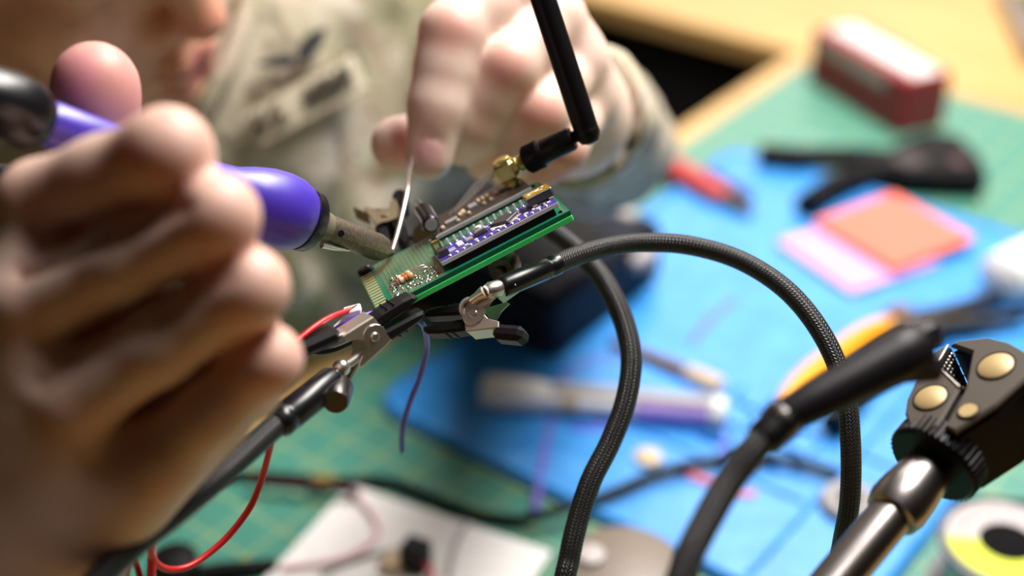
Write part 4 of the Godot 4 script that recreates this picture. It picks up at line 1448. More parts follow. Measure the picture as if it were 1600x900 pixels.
# what the uniform covers: trunk and arms, joining the head to the hands
func trunk(st: SurfaceTool, first: int) -> int:
	var f := Field.new(Vector3(-0.5548, 0.3911, -1.0256), Vector3(0.176, 1.1101, -0.1606), 0.014)
	f.chain([Vector3(-0.2475, 0.5521, -0.8673), Vector3(-0.2272, 0.7267, -0.8467), Vector3(-0.2071, 0.8656, -0.8096), Vector3(-0.2257, 0.9485, -0.8202), Vector3(-0.2399, 0.9651, -0.7951)], [0.12, 0.12, 0.115, 0.08, 0.05], 0.05)
	for s in [[Vector3(-0.0972, 0.9589, -0.8856), Vector3(0.0461, 0.8878, -0.7233), Vector3(0.0321, 0.9753, -0.5657)], [Vector3(-0.3367, 0.9483, -0.8436), Vector3(-0.4148, 0.7898, -0.5677), Vector3(-0.176, 0.9256, -0.3047)]]:
		f.chain([Vector3(-0.2193, 0.9317, -0.8332), s[0], s[1], s[2]], [0.06, 0.06, 0.030, 0.022], 0.03)
	f.join(0.001)
	return f.skin(st, first, tinter([], c8(226, 182, 154), c8(212, 160, 134), 64))


func uniform(t: Node3D) -> void:
	var f := Field.new(Vector3(-0.5548, 0.3911, -1.0256), Vector3(0.176, 1.1101, -0.1606), 0.009)
	cloth = f
	f.chain([Vector3(-0.2475, 0.5437, -0.862), Vector3(-0.2272, 0.7267, -0.8467), Vector3(-0.2031, 0.8588, -0.8054)], [0.15, 0.148, 0.142], 0.06)
	f.bone(Vector3(-0.2549, 0.8724, -0.8138), Vector3(-0.1633, 0.8825, -0.8202), 0.135, 0.138, 0.06)
	f.bone(Vector3(-0.2614, 0.9382, -0.8491), Vector3(-0.1861, 0.945, -0.8533), 0.095, 0.095, 0.06)
	f.chain([Vector3(-0.198, 0.945, -0.8533), Vector3(-0.0972, 0.9589, -0.8856), Vector3(-0.0271, 0.9024, -0.8032), Vector3(0.0461, 0.8878, -0.7233)], [0.09, 0.085, 0.046, 0.036], 0.05)
	f.bone(Vector3(0.0461, 0.8878, -0.7233), Vector3(0.0322, 0.974, -0.5672), 0.036, 0.0305, 0.03)
	f.chain([Vector3(-0.2614, 0.9382, -0.8491), Vector3(-0.3367, 0.9483, -0.8436), Vector3(-0.4148, 0.7898, -0.5677)], [0.09, 0.085, 0.055], 0.05)
	f.bone(Vector3(-0.4148, 0.7898, -0.5677), Vector3(-0.1837, 0.9224, -0.3039), 0.055, 0.041, 0.03)
	f.join(0.001)
	# the cuffs are open ends
	f.groove(Vector3(0.0308, 0.9843, -0.5478), Vector3(0.0272, 1.0022, -0.5118), 0.0280, 0.031, 0.004)
	# folds
	for k in [[Vector3(-0.0666, 0.958, -0.6964), Vector3(-0.1008, 0.8252, -0.6842), 0.010], [Vector3(-0.1224, 0.8842, -0.6443), Vector3(-0.0907, 0.7917, -0.7104), 0.008], [Vector3(-0.0547, 0.962, -0.7225), Vector3(-0.0711, 0.8666, -0.6982), 0.012], [Vector3(0.0351, 0.9793, -0.5446), Vector3(0.0662, 0.9198, -0.6254), 0.006], [Vector3(0.0461, 0.9497, -0.5733), Vector3(0.068, 0.8914, -0.6312), 0.007]]:
		var a: Vector3 = f.land(k[0], -f.grad(k[0]), 0.0)
		var b: Vector3 = f.land(k[1], -f.grad(k[1]), 0.0)
		f.groove(a, b, k[2], k[2] * 0.6, 0.016)
	var st := SurfaceTool.new()
	st.begin(Mesh.PRIMITIVE_TRIANGLES)
	f.skin(st, 0, func(_p): return Color.WHITE, noise_of(14.0, 3, 71), 0.006)
	obj("uniform_jacket", st.commit(), M.camo, t)
	# the collar's open edge
	var collar := []
	for p in [Vector3(-0.1296, 0.9986, -0.6982), Vector3(-0.1311, 0.9839, -0.6654), Vector3(-0.1386, 0.9652, -0.6537), Vector3(-0.1481, 0.9492, -0.6437), Vector3(-0.1588, 0.9345, -0.6345)]:
		collar.append(f.land(p, (Vector3(-0.1701, 0.8764, -0.8341) - Vector3(-0.1323, 0.9572, -0.6487)).normalized(), 0.004))
	obj("collar_edge", S().tube(curve(collar, 6), 0.006, 10), M.camo, t)
	# the cloth tape with its lettering, laid on the chest
	var o := Vector3(-0.0956, 0.9648, -0.6063)
	var ex := (Vector3(-0.0737, 0.9744, -0.6123) - Vector3(-0.12, 0.9532, -0.5991)).normalized()
	var into := (Vector3(-0.132, 0.8634, -0.8259) - Vector3(-0.0968, 0.9638, -0.6057)).normalized()
	var ey := (Vector3(-0.1034, 0.9754, -0.6129) - Vector3(-0.0968, 0.9638, -0.6057)).normalized()
	var lay := func(u: float, v: float, up: float) -> Vector3: return f.land(o + ex * u + ey * v, into, up)
	var tape := S()
	sheet(tape, lay, -0.0325, 0.0325, -0.0105, 0.0095, 26, 10, 0.0045, 0.0075)
	var tp := obj("name_tape", tape, M.tape_cloth, t)
	for v in [-0.0105, 0.0095]:
		var seam := []
		for i in 25:
			seam.append(lay.call(lerpf(-0.0325, 0.0325, i / 24.0), v, 0.0072))
		obj("tape_seam", S().tube(seam, 0.0007, 6), M.tape_seam, tp)
	var tm := TextMesh.new()
	tm.text = "U.S.   ARMY"
	var font := SystemFont.new()
	font.font_names = PackedStringArray(["Droid Sans"])
	font.font_weight = 400
	tm.font = font
	tm.font_size = 64
	tm.pixel_size = 0.0001
	tm.depth = 0.001
	obj("lettering", laid(tm, lay, 0.0580, 0.0120, 0.0088), M.thread_grey, tp)
	# a dark winged badge above it
	var w := Vector3(-0.1016, 0.9855, -0.6192)
	var layw := func(u: float, v: float, up: float) -> Vector3: return f.land(w + Vector3(1, 0, 0) * u + (Vector3(-0.1016, 0.9905, -0.6224) - w).normalized() * v, into, up)
	var badge := S()
	var outline := [[[-0.0190, -0.0078], [-0.010, -0.0084], [-0.001, -0.0070], [0.001, -0.0030], [-0.004, -0.0012], [-0.010, -0.0032], [-0.018, -0.0058]], [[0.0020, -0.0060], [0.0085, -0.0035], [0.0145, 0.0040], [0.0170, 0.0130], [0.0125, 0.0118], [0.0070, 0.0085], [0.003, 0.0040], [0.0012, -0.001]]]
	for part_of in outline:
		var poly := PackedVector2Array(part_of.map(func(p): return Vector2(p[0], p[1])))
		var tri_ids := Geometry2D.triangulate_polygon(poly)
		var v := PackedVector3Array()
		var g := PackedInt32Array()
		for i in range(0, tri_ids.size(), 3):
			for up in [0.0050, 0.0075]:
				for q in 3:
					var p2 := poly[tri_ids[i + (q if up > 0.006 else 2 - q)]]
					v.append(layw.call(p2.x, p2.y, up))
				g.append(-1)
		for i in poly.size():
			var a := poly[i]
			var b := poly[(i + 1) % poly.size()]
			var a0: Vector3 = layw.call(a.x, a.y, 0.005)
			var b0: Vector3 = layw.call(b.x, b.y, 0.005)
			var a1: Vector3 = layw.call(a.x, a.y, 0.0075)
			var b1: Vector3 = layw.call(b.x, b.y, 0.0075)
			v.append_array([a0, b0, b1, a0, b1, a1])
			g.append_array([-1, -1])
		badge.piece(v, g)
	obj("winged_badge", badge, M.thread_black, t)
	# short hair, outside the picture's upper edge
	var h := head_frame()
	obj("hair", S().ball(h * Transform3D(Basis(), Vector3(0, 0.060, -0.022)), Vector3(0.079, 0.082, 0.090), 32), M.hair, t)


# a thin sheet over the grid (u, v), laid on the cloth by `lay`
func sheet(s: Shape, lay: Callable, u0: float, u1: float, v0: float, v1: float, nu: int, nv: int, below: float, above: float) -> void:
	var top := []
	var bot := []
	for j in nv + 1:
		for i in nu + 1:
			var u := lerpf(u0, u1, float(i) / nu)
			var v := lerpf(v0, v1, float(j) / nv)
			top.append(lay.call(u, v, above))
			bot.append(lay.call(u, v, below))
	var v3 := PackedVector3Array()
	var g := PackedInt32Array()
	var w := nu + 1
	for j in nv:
		for i in nu:
			var a := j * w + i
			v3.append_array([top[a], top[a + 1], top[a + w + 1], top[a], top[a + w + 1], top[a + w]])
			v3.append_array([bot[a], bot[a + w + 1], bot[a + 1], bot[a], bot[a + w], bot[a + w + 1]])
			g.append_array([1, 1, 2, 2])
	for j in nv:
		for i in [0, nu]:
			var a: int = j * w + i
			var q := [bot[a], top[a], top[a + w], bot[a], top[a + w], bot[a + w]]
			if i > 0:
				q = [bot[a], top[a + w], top[a], bot[a], bot[a + w], top[a + w]]
			v3.append_array(q)
			g.append_array([3, 3])
	for i in nu:
		for j in [0, nv]:
			var a: int = j * w + i
			var q := [bot[a], top[a + 1], top[a], bot[a], bot[a + 1], top[a + 1]]
			if j > 0:
				q = [bot[a], top[a], top[a + 1], bot[a], top[a + 1], bot[a + 1]]
			v3.append_array(q)
			g.append_array([4, 4])
	s.piece(v3, g)


# lettering bent onto the cloth
func laid(tm: TextMesh, lay: Callable, width: float, height: float, up: float) -> ArrayMesh:
	var box := tm.get_aabb()
	var st := SurfaceTool.new()
	st.begin(Mesh.PRIMITIVE_TRIANGLES)
	st.set_smooth_group(-1)
	for k in tm.get_surface_count():
		var a := tm.surface_get_arrays(k)
		var v: PackedVector3Array = a[Mesh.ARRAY_VERTEX]
		var ids = a[Mesh.ARRAY_INDEX]
		if ids == null or ids.size() == 0:
			ids = range(v.size())
		for i in ids:
			var p: Vector3 = (v[i] - box.position) / box.size - Vector3.ONE * 0.5
			st.set_uv(Vector2.ZERO)
			st.add_vertex(lay.call(p.x * width, p.y * height, up + p.z * 0.0016))
	st.generate_normals()
	return st.commit()


func head_frame() -> Transform3D:
	return Transform3D(Basis(Vector3(0.5284, 0.3273, -0.7833), Vector3(0.0269, 0.9158, 0.4008), Vector3(0.8486, -0.2328, 0.4751)), Vector3(-0.2365, 1.0341, -0.6719))


# ---------------------------------------------------------------- things lying on the blue mat
func on_the_mat() -> void:
	# long pale tube with a lavender half
	var a := Vector3(-0.0177, 0.756, -0.662)
	var b := Vector3(0.1207, 0.756, -0.6413)
	var t := thing("pale_tube", "long white tube with a lavender right half, lying on the blue mat", "tube", along(a, b))
	var L := (b - a).length()
	obj("thick_end", S().lathe(Transform3D(), [Vector2(0.006, 0), Vector2(0.0100, 0.002), Vector2(0.0105, 0.012), Vector2(0.0100, L * 0.24), Vector2(0.0080, L * 0.28)], 24), M.white_plastic, t)
	obj("white_shaft", S().lathe(Transform3D(), [Vector2(0.0085, L * 0.26), Vector2(0.0085, L * 0.64)], 24), M.white_plastic, t)
	obj("lavender_shaft", S().lathe(Transform3D(), [Vector2(0.0085, L * 0.63), Vector2(0.0085, L * 0.94)], 24), M.pale_purple, t)
	obj("grey_rail", S().box(Transform3D(Basis(), Vector3(0.0, L * 0.62, 0.006)), Vector3(0.010, L * 0.66, 0.006), 0.001), M.grey_plastic, t)
	obj("round_cap", S().lathe(Transform3D(), [Vector2(0.0085, L * 0.93), Vector2(0.0095, L * 0.95), Vector2(0.0095, L * 0.99), Vector2(0.006, L)], 20), M.white_plastic, t)
	obj("pale_band", S().lathe(Transform3D(), [Vector2(0.0089, L * 0.34), Vector2(0.0089, L * 0.40)], 20), M.beige_plastic, t)
	var wire := func(pts: Array, r: float, m: Material, label: String): one("loose_wire", S().tube(curve(pts, 8), r, 10), m, label, "wire", "")
	wire.call([Vector3(0.025, 0.747, -0.6569), Vector3(0.0184, 0.747, -0.6216), Vector3(0.0143, 0.748, -0.5875), Vector3(0.012, 0.748, -0.567)], 0.0022, M.violet_wire, "violet wire running down from under the white tube across the blue mat's front edge")
	wire.call([Vector3(0.0263, 0.747, -0.6782), Vector3(0.0404, 0.747, -0.7004), Vector3(0.0582, 0.747, -0.7084), Vector3(0.077, 0.747, -0.7004)], 0.0018, M.violet_wire, "violet wire arching on the blue mat above the white tube's middle")
	wire.call([Vector3(0.0325, 0.7475, -0.6394), Vector3(0.0433, 0.7475, -0.6371), Vector3(0.0761, 0.7475, -0.6418), Vector3(0.0945, 0.7475, -0.6442)], 0.0020, M.purple_wire, "purple wire lying close along the near side of the white tube")
	wire.call([Vector3(0.1161, 0.7475, -0.649), Vector3(0.1184, 0.7475, -0.6267), Vector3(0.115, 0.7475, -0.6109)], 0.0016, M.violet_wire, "short violet wire hanging off the white tube's capped end")
	wire.call([Vector3(0.1109, 0.747, -0.7222), Vector3(0.1253, 0.747, -0.7508), Vector3(0.1445, 0.747, -0.7734)], 0.0022, M.violet_wire, "short violet wire alone on the pale blue mat below the cable loop")
	# brown and beige plug
	a = Vector3(0.0775, 0.7505, -0.7088)
	b = Vector3(0.1226, 0.7505, -0.6733)
	t = thing("plug_lead", "brown and beige plug lead lying just above the white tube's capped end", "plug lead", along(a, b))
	L = (b - a).length()
	obj("brown_lead", S().lathe(Transform3D(), [Vector2(0.0030, -0.02), Vector2(0.0036, 0), Vector2(0.0044, L * 0.35), Vector2(0.0046, L * 0.62)], 18), M.brown_plastic, t)
	obj("beige_plug", S().lathe(Transform3D(), [Vector2(0.0046, L * 0.58), Vector2(0.0058, L * 0.64), Vector2(0.0060, L * 0.94), Vector2(0.0045, L)], 18), M.beige_plastic, t)
	one("beige_bead", S().lathe(Transform3D(Basis(), Vector3(0.0744, 0.7446, -0.61)), [Vector2(0.0070, 0), Vector2(0.0080, 0.002), Vector2(0.0076, 0.006), Vector2(0.005, 0.008)], 20), M.beige_plastic, "small beige bead beside the thin black cable on the blue mat", "bead")
	# reddish strip
	one("red_strip", S().tube(curve([Vector3(0.0871, 0.7465, -0.6044), Vector3(0.0982, 0.7472, -0.5949), Vector3(0.1126, 0.7472, -0.5859), Vector3(0.1288, 0.7465, -0.5799)], 6), 0.0034, 10), M.pink_red, "short pinkish red strip lying across the blue mat's small trays", "strip")
	# grey washer
	var ring := []
	for i in 36:
		ring.append(Vector3(cos(TAU * i / 36.0) * 0.0105, 0, sin(TAU * i / 36.0) * 0.0105))
	var wash := thing("grey_ring", "flat grey ring with a dark middle, behind the black loop's right leg", "ring", Transform3D(Basis(), Vector3(0.1762, 0.75, -0.5717)))
	obj("ring_body", S().tube(ring, 0.0052, 14, true), M.grey_plastic, wash)
	obj("ring_core", S().lathe(Transform3D(), [Vector2(0.0064, -0.004), Vector2(0.0064, 0.001)], 24), M.black_plastic, wash)
	# sticky notes
	var u := (Vector3(0.3235, 0.746, -0.8446) - Vector3(0.2781, 0.746, -0.9158)).normalized()
	var nf := frame(Vector3(0.2738, 0.7535, -0.9019), u, Vector3.UP)
	var s := 0.076
	one("sticky_notes", S().box(nf * Transform3D(Basis(Vector3.UP, -0.05), Vector3(s / 2 + 0.002, -0.0045, s / 2 + 0.036)), Vector3(s, 0.006, s), 0.0006), M.note_pink, "pale pink pad of sticky notes under the orange one", "sticky notes")
	one("sticky_notes", S().box(nf * Transform3D(Basis(), Vector3(s / 2, 0.0015, s / 2)), Vector3(s, 0.005, s), 0.0006), M.note_orange, "bright orange pad of sticky notes lying on the pink pad", "sticky notes")
	# orange handled pliers
	pliers_orange()
	# red handled tool near the sleeve
	a = Vector3(0.1064, 0.754, -0.964)
	b = Vector3(0.1658, 0.752, -0.8856)
	t = thing("red_tool", "red handled hand tool with a dark tip, between the sleeve and the black cutters", "hand tool", along(a, b))
	L = (b - a).length()
	obj("tool_handle", S().lathe(Transform3D(), [Vector2(0.005, 0), Vector2(0.0085, 0.004), Vector2(0.0098, L * 0.4), Vector2(0.0082, L * 0.75), Vector2(0.0055, L * 0.82)], 20), M.red_plastic, t)
	obj("tool_tip", S().lathe(Transform3D(), [Vector2(0.0062, L * 0.8), Vector2(0.005, L * 0.95), Vector2(0.002, L * 1.06)], 16), M.dark_steel, t)
	obj("tool_shank", S().tube([Vector3(-0.014, L * 0.45, 0), Vector3(-0.012, L * 0.9, 0)], 0.006, 12), M.dark_violet, t)
	# white bottle at the right edge
	a = Vector3(0.3077, 0.7635, -0.7687)
	b = Vector3(0.3632, 0.7635, -0.8088)
	t = thing("white_bottle", "smooth white bottle with a rounded end at the right edge of the blue mat", "bottle", along(a, b))
	L = (b - a).length()
	obj("bottle_body", S().lathe(Transform3D(), [Vector2(0.004, -0.001), Vector2(0.012, 0.001), Vector2(0.0175, 0.006), Vector2(0.0182, 0.016), Vector2(0.0182, L), Vector2(0.016, L + 0.006)], 32), M.white_plastic, t)
	obj("bottle_neck", S().lathe(Transform3D(), [Vector2(0.008, L + 0.005), Vector2(0.008, L + 0.018), Vector2(0.004, L + 0.022)], 20), M.white_plastic, t)


func pliers_orange() -> void:
	var h := 0.017
	var piv := Vector3(0.2429, 0.7565, -0.7278)
	var t := thing("pliers", "pliers with orange and black grips and dark jaws, lying on the blue mat", "pliers", Transform3D(Basis(), piv))
	var g1 := [Vector3(0.1546, 0.7565, -0.6443), Vector3(0.1717, 0.7565, -0.6714), Vector3(0.1946, 0.7565, -0.6975), Vector3(0.2189, 0.7565, -0.7221), Vector3(0.2378, 0.7565, -0.7328)]
	var g2 := [Vector3(0.1779, 0.7565, -0.6301), Vector3(0.1946, 0.7565, -0.6564), Vector3(0.2136, 0.7565, -0.6869), Vector3(0.2298, 0.7565, -0.7083), Vector3(0.2411, 0.7565, -0.7235)]
	obj("handle_grip", S().tube(curve(g1.map(func(p): return p - piv), 8), [0.0060, 0.0072, 0.0080, 0.0084, 0.0086, 0.0086, 0.0088, 0.0088, 0.0088, 0.0088, 0.0088, 0.0086, 0.0086, 0.0084, 0.0084, 0.0082, 0.0082, 0.008, 0.008, 0.008, 0.0078, 0.0076, 0.0074, 0.0072, 0.0070, 0.0068, 0.0066, 0.0064, 0.0062, 0.006, 0.006, 0.006, 0.006], 16), M.orange_grip, t)
	obj("handle_grip", S().tube(curve(g2.map(func(p): return p - piv), 8), 0.0072, 16), M.black_rubber, t)
	obj("grip_end", S().ball(Transform3D(Basis(), Vector3(0.2392, 0.76, -0.7361) - piv), Vector3(0.009, 0.007, 0.009), 16), M.brown_plastic, t)
	obj("pivot_boss", S().lathe(Transform3D(Basis(), Vector3(0, -0.006, 0)), [Vector2(0.011, 0), Vector2(0.011, 0.011), Vector2(0.009, 0.012)], 24), M.dark_steel, t)
	for q in [[Vector3(0.2463, 0.7565, -0.7221), Vector3(0.2802, 0.7565, -0.7321), Vector3(0.3228, 0.7565, -0.7422)], [Vector3(0.2465, 0.7565, -0.7328), Vector3(0.2806, 0.7565, -0.748), Vector3(0.3198, 0.7565, -0.7722)]]:
		obj("jaw", S().tube(curve(q.map(func(p): return p - piv), 6), [0.0075, 0.0074, 0.0072, 0.007, 0.0066, 0.0062, 0.006, 0.0056, 0.005, 0.0046, 0.004, 0.0034, 0.003], 10), M.dark_steel, t)


# ---------------------------------------------------------------- things on the green mat and the desk
func on_the_table() -> void:
	# red box
	var p0 := Vector3(0.2546, 0.7435, -1.1336)
	var p1 := Vector3(0.3064, 0.7435, -1.0231)
	var p2 := Vector3(0.3416, 0.7435, -1.0419)
	var ux := (p1 - p0)
	var L := ux.length()
	ux = ux.normalized()
	var uz := (p2 - p1)
	uz = (uz - ux * uz.dot(ux))
	var W := 0.046
	uz = uz.normalized()
	var H := 0.046
	var bf := Transform3D(Basis(ux, Vector3.UP, ux.cross(Vector3.UP)), p0)
	if bf.basis.z.dot(uz) < 0.0:
		W = -W
	var t := thing("red_box", "dark red box with a white top, on the far edge of the cutting mat", "box", bf)
	obj("box_body", S().box(Transform3D(Basis(), Vector3(L / 2, H / 2, W / 2)), Vector3(L, H, absf(W)), 0.0012), M.red_box, t)
	obj("top_label", S().box(Transform3D(Basis(), Vector3(L / 2, H + 0.0002, W * 0.55)), Vector3(L * 0.94, 0.0006, absf(W) * 0.62), 0.0002), M.box_label, t)
	obj("side_stripe", S().box(Transform3D(Basis(), Vector3(L * 0.42, H * 0.80, -signf(W) * 0.0002)), Vector3(L * 0.80, H * 0.26, 0.0006), 0.0002), M.box_grey, t)
	obj("end_panel", S().box(Transform3D(Basis(), Vector3(L + 0.0002, H * 0.48, W * 0.5)), Vector3(0.0006, H * 0.8, absf(W) * 0.5), 0.0002), M.box_end, t)
	# black cutters
	var h := 0.016
	var c := Vector3(0.3144, 0.7565, -0.9423)
	t = thing("black_cutters", "black wire cutters with two spread handles and a red spot on the head", "cutters", Transform3D(Basis(), c))
	obj("handle", S().tube(curve([Vector3(0.1867, 0.7565, -0.9655) - c, Vector3(0.2166, 0.7565, -0.9591) - c, Vector3(0.2551, 0.7565, -0.9591) - c, Vector3(0.2921, 0.7565, -0.9527) - c], 8), 0.0085, 16), M.black_matte, t)
	obj("handle", S().tube(curve([Vector3(0.2072, 0.7565, -0.883) - c, Vector3(0.2313, 0.7565, -0.9099) - c, Vector3(0.2586, 0.7565, -0.9299) - c, Vector3(0.294, 0.7565, -0.9402) - c], 8), 0.0095, 16), M.black_matte, t)
	obj("cutter_head", S().prism(Transform3D(Basis(Vector3.RIGHT, -PI / 2), Vector3.ZERO), PackedVector2Array([Vector3(0.2879, 0.7565, -0.9655), Vector3(0.3144, 0.7565, -0.9851), Vector3(0.3403, 0.7565, -0.9807), Vector3(0.3469, 0.7565, -0.9464), Vector3(0.344, 0.7565, -0.9159), Vector3(0.3166, 0.7565, -0.9179), Vector3(0.2803, 0.7565, -0.9219)].map(func(p): return Vector2(p.x - c.x, -(p.z - c.z)))), 0.020, 0.003), M.black_matte, t)
	obj("red_spot", S().lathe(Transform3D(Basis(), Vector3(0.3283, 0.7665, -0.933) - c), [Vector2(0.0075, -0.002), Vector2(0.0075, 0.001), Vector2(0.006, 0.002)], 24), M.dark_maroon, t)
	obj("grey_plate", S().lathe(Transform3D(Basis(), Vector3(0.2913, 0.7665, -0.9351) - c), [Vector2(0.012, -0.002), Vector2(0.012, 0.0008)], 24), M.plate_dark, t)
	# dark case behind the board
	var k0 := Vector3(-0.011, 0.743, -0.8436)
	var k1 := Vector3(0.0826, 0.743, -0.772)
	var kx := (k1 - k0).normalized()
	t = thing("dark_case", "blue black instrument case with a pale grey edge, behind the board beside the sleeve", "case", desk_frame(0.125, 0.415, 0.0082))
	obj("case_body", S().box(Transform3D(Basis(), Vector3(-0.066, 0.022, 0.062)), Vector3(0.128, 0.044, 0.124), 0.006), M.blue_black, t)
	obj("case_edge", S().box(Transform3D(Basis(), Vector3(-0.070, 0.0445, 0.010)), Vector3(0.100, 0.004, 0.010), 0.0015), M.case_grey, t)
	obj("case_screen", S().box(Transform3D(Basis(), Vector3(-0.066, 0.0442, 0.068)), Vector3(0.09, 0.002, 0.07), 0.0008), M.black_matte, t)
	obj("case_latch", S().box(Transform3D(Basis(), Vector3(0.0, 0.030, 0.030)), Vector3(0.010, 0.012, 0.024), 0.003), M.case_grey, t)
	# paper and what lies on it
	var q0 := Vector3(-0.0869, 0.7442, -0.5937)
	var q1 := Vector3(0.0201, 0.7442, -0.541)
	var q2 := Vector3(-0.1197, 0.7442, -0.5266)
	var px := (q1 - q0)
	var W2 := px.length()
	var pf := frame(q0, px, Vector3.UP)
	one("paper", S().box(pf * Transform3D(Basis(), Vector3(W2 / 2, 0, 0.075)), Vector3(W2, 0.0006, 0.15), 0.0), M.paper, "white sheet of paper on the green mat at the bottom edge", "paper")
	one("pink_lead", S().tube(curve([Vector3(-0.086, 0.7462, -0.5855), Vector3(-0.0716, 0.7462, -0.564), Vector3(-0.0703, 0.7462, -0.5483), Vector3(-0.0867, 0.7462, -0.5332), Vector3(-0.1148, 0.7462, -0.5267)], 8), 0.0017, 10), M.pink_wire, "pale pink wire curving over the white paper's left half", "wire")
	one("pale_lead", S().tube(curve([Vector3(-0.0233, 0.7458, -0.562), Vector3(-0.0287, 0.7458, -0.5449), Vector3(-0.0317, 0.7458, -0.5217)], 8), 0.0016, 10), M.label_grey, "pale grey wire crossing the white paper right of the black plug", "wire")
	one("grey_lead", S().tube(curve([Vector3(-0.0951, 0.7458, -0.5217), Vector3(-0.0833, 0.7458, -0.5308), Vector3(-0.0679, 0.7458, -0.5378), Vector3(-0.0551, 0.7462, -0.5407)], 8), 0.0014, 10), M.grey_plastic, "grey green wire leading to the black plug on the paper", "wire")
	t = thing("black_plug", "small black square plug with a red lead standing on the white paper", "plug", frame(Vector3(-0.048, 0.7445, -0.5295), px, Vector3.UP))
	obj("plug_body", S().box(Transform3D(Basis(), Vector3(0, 0.008, 0)), Vector3(0.013, 0.016, 0.012), 0.0012), M.black_plastic, t)
	obj("red_lead", S().tube(curve([Vector3(0.0065, 0.006, 0.003), Vector3(0.011, 0.007, 0.004), Vector3(0.013, 0.004, 0.010), Vector3(0.012, 0.002, 0.024)], 8), 0.0014, 10), M.red_wire, t)
	obj("beige_base", S().box(Transform3D(Basis(), Vector3(-0.010, 0.003, 0.004)), Vector3(0.012, 0.005, 0.014), 0.001), M.beige_plastic, t)
	one("black_lead", S().tube([Vector3(-0.1581, 0.7475, -0.5208), Vector3(-0.1429, 0.7475, -0.5244), Vector3(-0.1274, 0.7472, -0.5266), Vector3(-0.1177, 0.7466, -0.53)], [0.0042, 0.0042, 0.0038, 0.0026], 14), M.black_matte, "black pointed lead end beside the paper's lower left corner", "lead")
	one("round_stopper", S().lathe(Transform3D(Basis(), Vector3(-0.1666, 0.743, -0.5224)), [Vector2(0.0125, 0), Vector2(0.013, 0.002), Vector2(0.012, 0.014), Vector2(0.009, 0.0165)], 28), M.black_matte, "round black stopper on the green mat inside the red wire's loop", "cap")
	# round base at the bottom edge
	t = thing("weighted_disc", "dark round disc with its lit top painted brown grey at the bottom edge, under the arms", "base", Transform3D(Basis(), Vector3(0.0537, 0.743, -0.5078)))
	obj("base_body", S().lathe(Transform3D(), [Vector2(0.031, 0), Vector2(0.032, 0.003), Vector2(0.032, 0.018), Vector2(0.029, 0.022)], 40), M.black_plastic, t)
	obj("base_lit_top", S().lathe(Transform3D(), [Vector2(0.0275, 0.0215), Vector2(0.0275, 0.0235), Vector2(0.026, 0.0242)], 40), M.lit_brown_grey, t)  # top of the black disc, coloured as the light shows it
	obj("base_glint", S().lathe(Transform3D(Basis(), Vector3(-0.016, 0.024, -0.004)), [Vector2(0.007, 0), Vector2(0.007, 0.003), Vector2(0.005, 0.004)], 20), M.case_grey, t)  # beige highlight on the disc's top, built as a small raised button
	# thin black cables
	t = thing("black_cable", "thin black cable snaking over the green mat past the paper and across the blue mat", "cable", Transform3D(Basis(), Vector3(-0.0689, 0.746, -0.5942)))
	var co := t.position
	obj("cable_sheath", S().tube(curve([Vector3(-0.1629, 0.746, -0.5996) - co, Vector3(-0.1316, 0.746, -0.5985) - co, Vector3(-0.0965, 0.746, -0.5942) - co, Vector3(-0.0689, 0.746, -0.5942) - co, Vector3(-0.0477, 0.746, -0.5836) - co, Vector3(-0.0235, 0.746, -0.5693) - co, Vector3(0.0017, 0.7475, -0.5615) - co, Vector3(0.0224, 0.754, -0.56) - co, Vector3(0.052, 0.7535, -0.5758) - co, Vector3(0.0787, 0.7535, -0.5926) - co, Vector3(0.1108, 0.7535, -0.6034) - co, Vector3(0.1354, 0.7535, -0.6056) - co, Vector3(0.1587, 0.7535, -0.6001) - co, Vector3(0.1741, 0.7535, -0.5905) - co], 8), 0.0028, 12), M.black_rubber, t)
	obj("gold_plug", S().lathe(along(Vector3(-0.1073, 0.7475, -0.5934) - co, Vector3(-0.0948, 0.7475, -0.5918) - co), [Vector2(0.003, 0), Vector2(0.0046, 0.001), Vector2(0.0046, 0.011), Vector2(0.003, 0.0125)], 18), M.brass_pale, t)
	one("dark_lead", S().tube(curve([Vector3(-0.1399, 0.751, -0.5882), Vector3(-0.1191, 0.7505, -0.5856), Vector3(-0.0915, 0.7505, -0.5825), Vector3(-0.0814, 0.748, -0.5813)], 8), 0.0022, 10), M.dark_maroon, "dark maroon lead lying along the black cable left of the paper", "wire")
	one("thin_cable", S().tube(curve([Vector3(0.2304, 0.7445, -0.5781), Vector3(0.2482, 0.7445, -0.5812), Vector3(0.2647, 0.7445, -0.5797), Vector3(0.2843, 0.7445, -0.5771)], 8), 0.0013, 10), M.black_rubber, "thin black wire between the clamp and the reel at the right edge", "wire")
	# reel of solder
	reel()
	# wires hanging from the board
	hanging_wires()
	# grey device in the far right corner
	t = thing("grey_tool", "grey and black tool with a yellow and white end in the far right corner", "tool", frame(Vector3(0.467, 0.74, -1.2664), Vector3(0.4442, 0.74, -1.1068) - Vector3(0.4802, 0.74, -1.3695), Vector3.UP))
	obj("tool_body", S().box(Transform3D(Basis(), Vector3(0.01, 0.011, -0.006)), Vector3(0.17, 0.022, 0.016), 0.004), M.warm_grey, t)
	obj("tool_spine", S().box(Transform3D(Basis(), Vector3(0.01, 0.013, -0.020)), Vector3(0.17, 0.026, 0.012), 0.003), M.black_plastic, t)
	obj("yellow_end", S().box(Transform3D(Basis(), Vector3(-0.045, 0.024, -0.012)), Vector3(0.03, 0.008, 0.02), 0.002), M.yellow_label, t)
	obj("white_end", S().box(Transform3D(Basis(), Vector3(-0.015, 0.020, -0.040)), Vector3(0.10, 0.03, 0.028), 0.004), M.white_plastic, t)


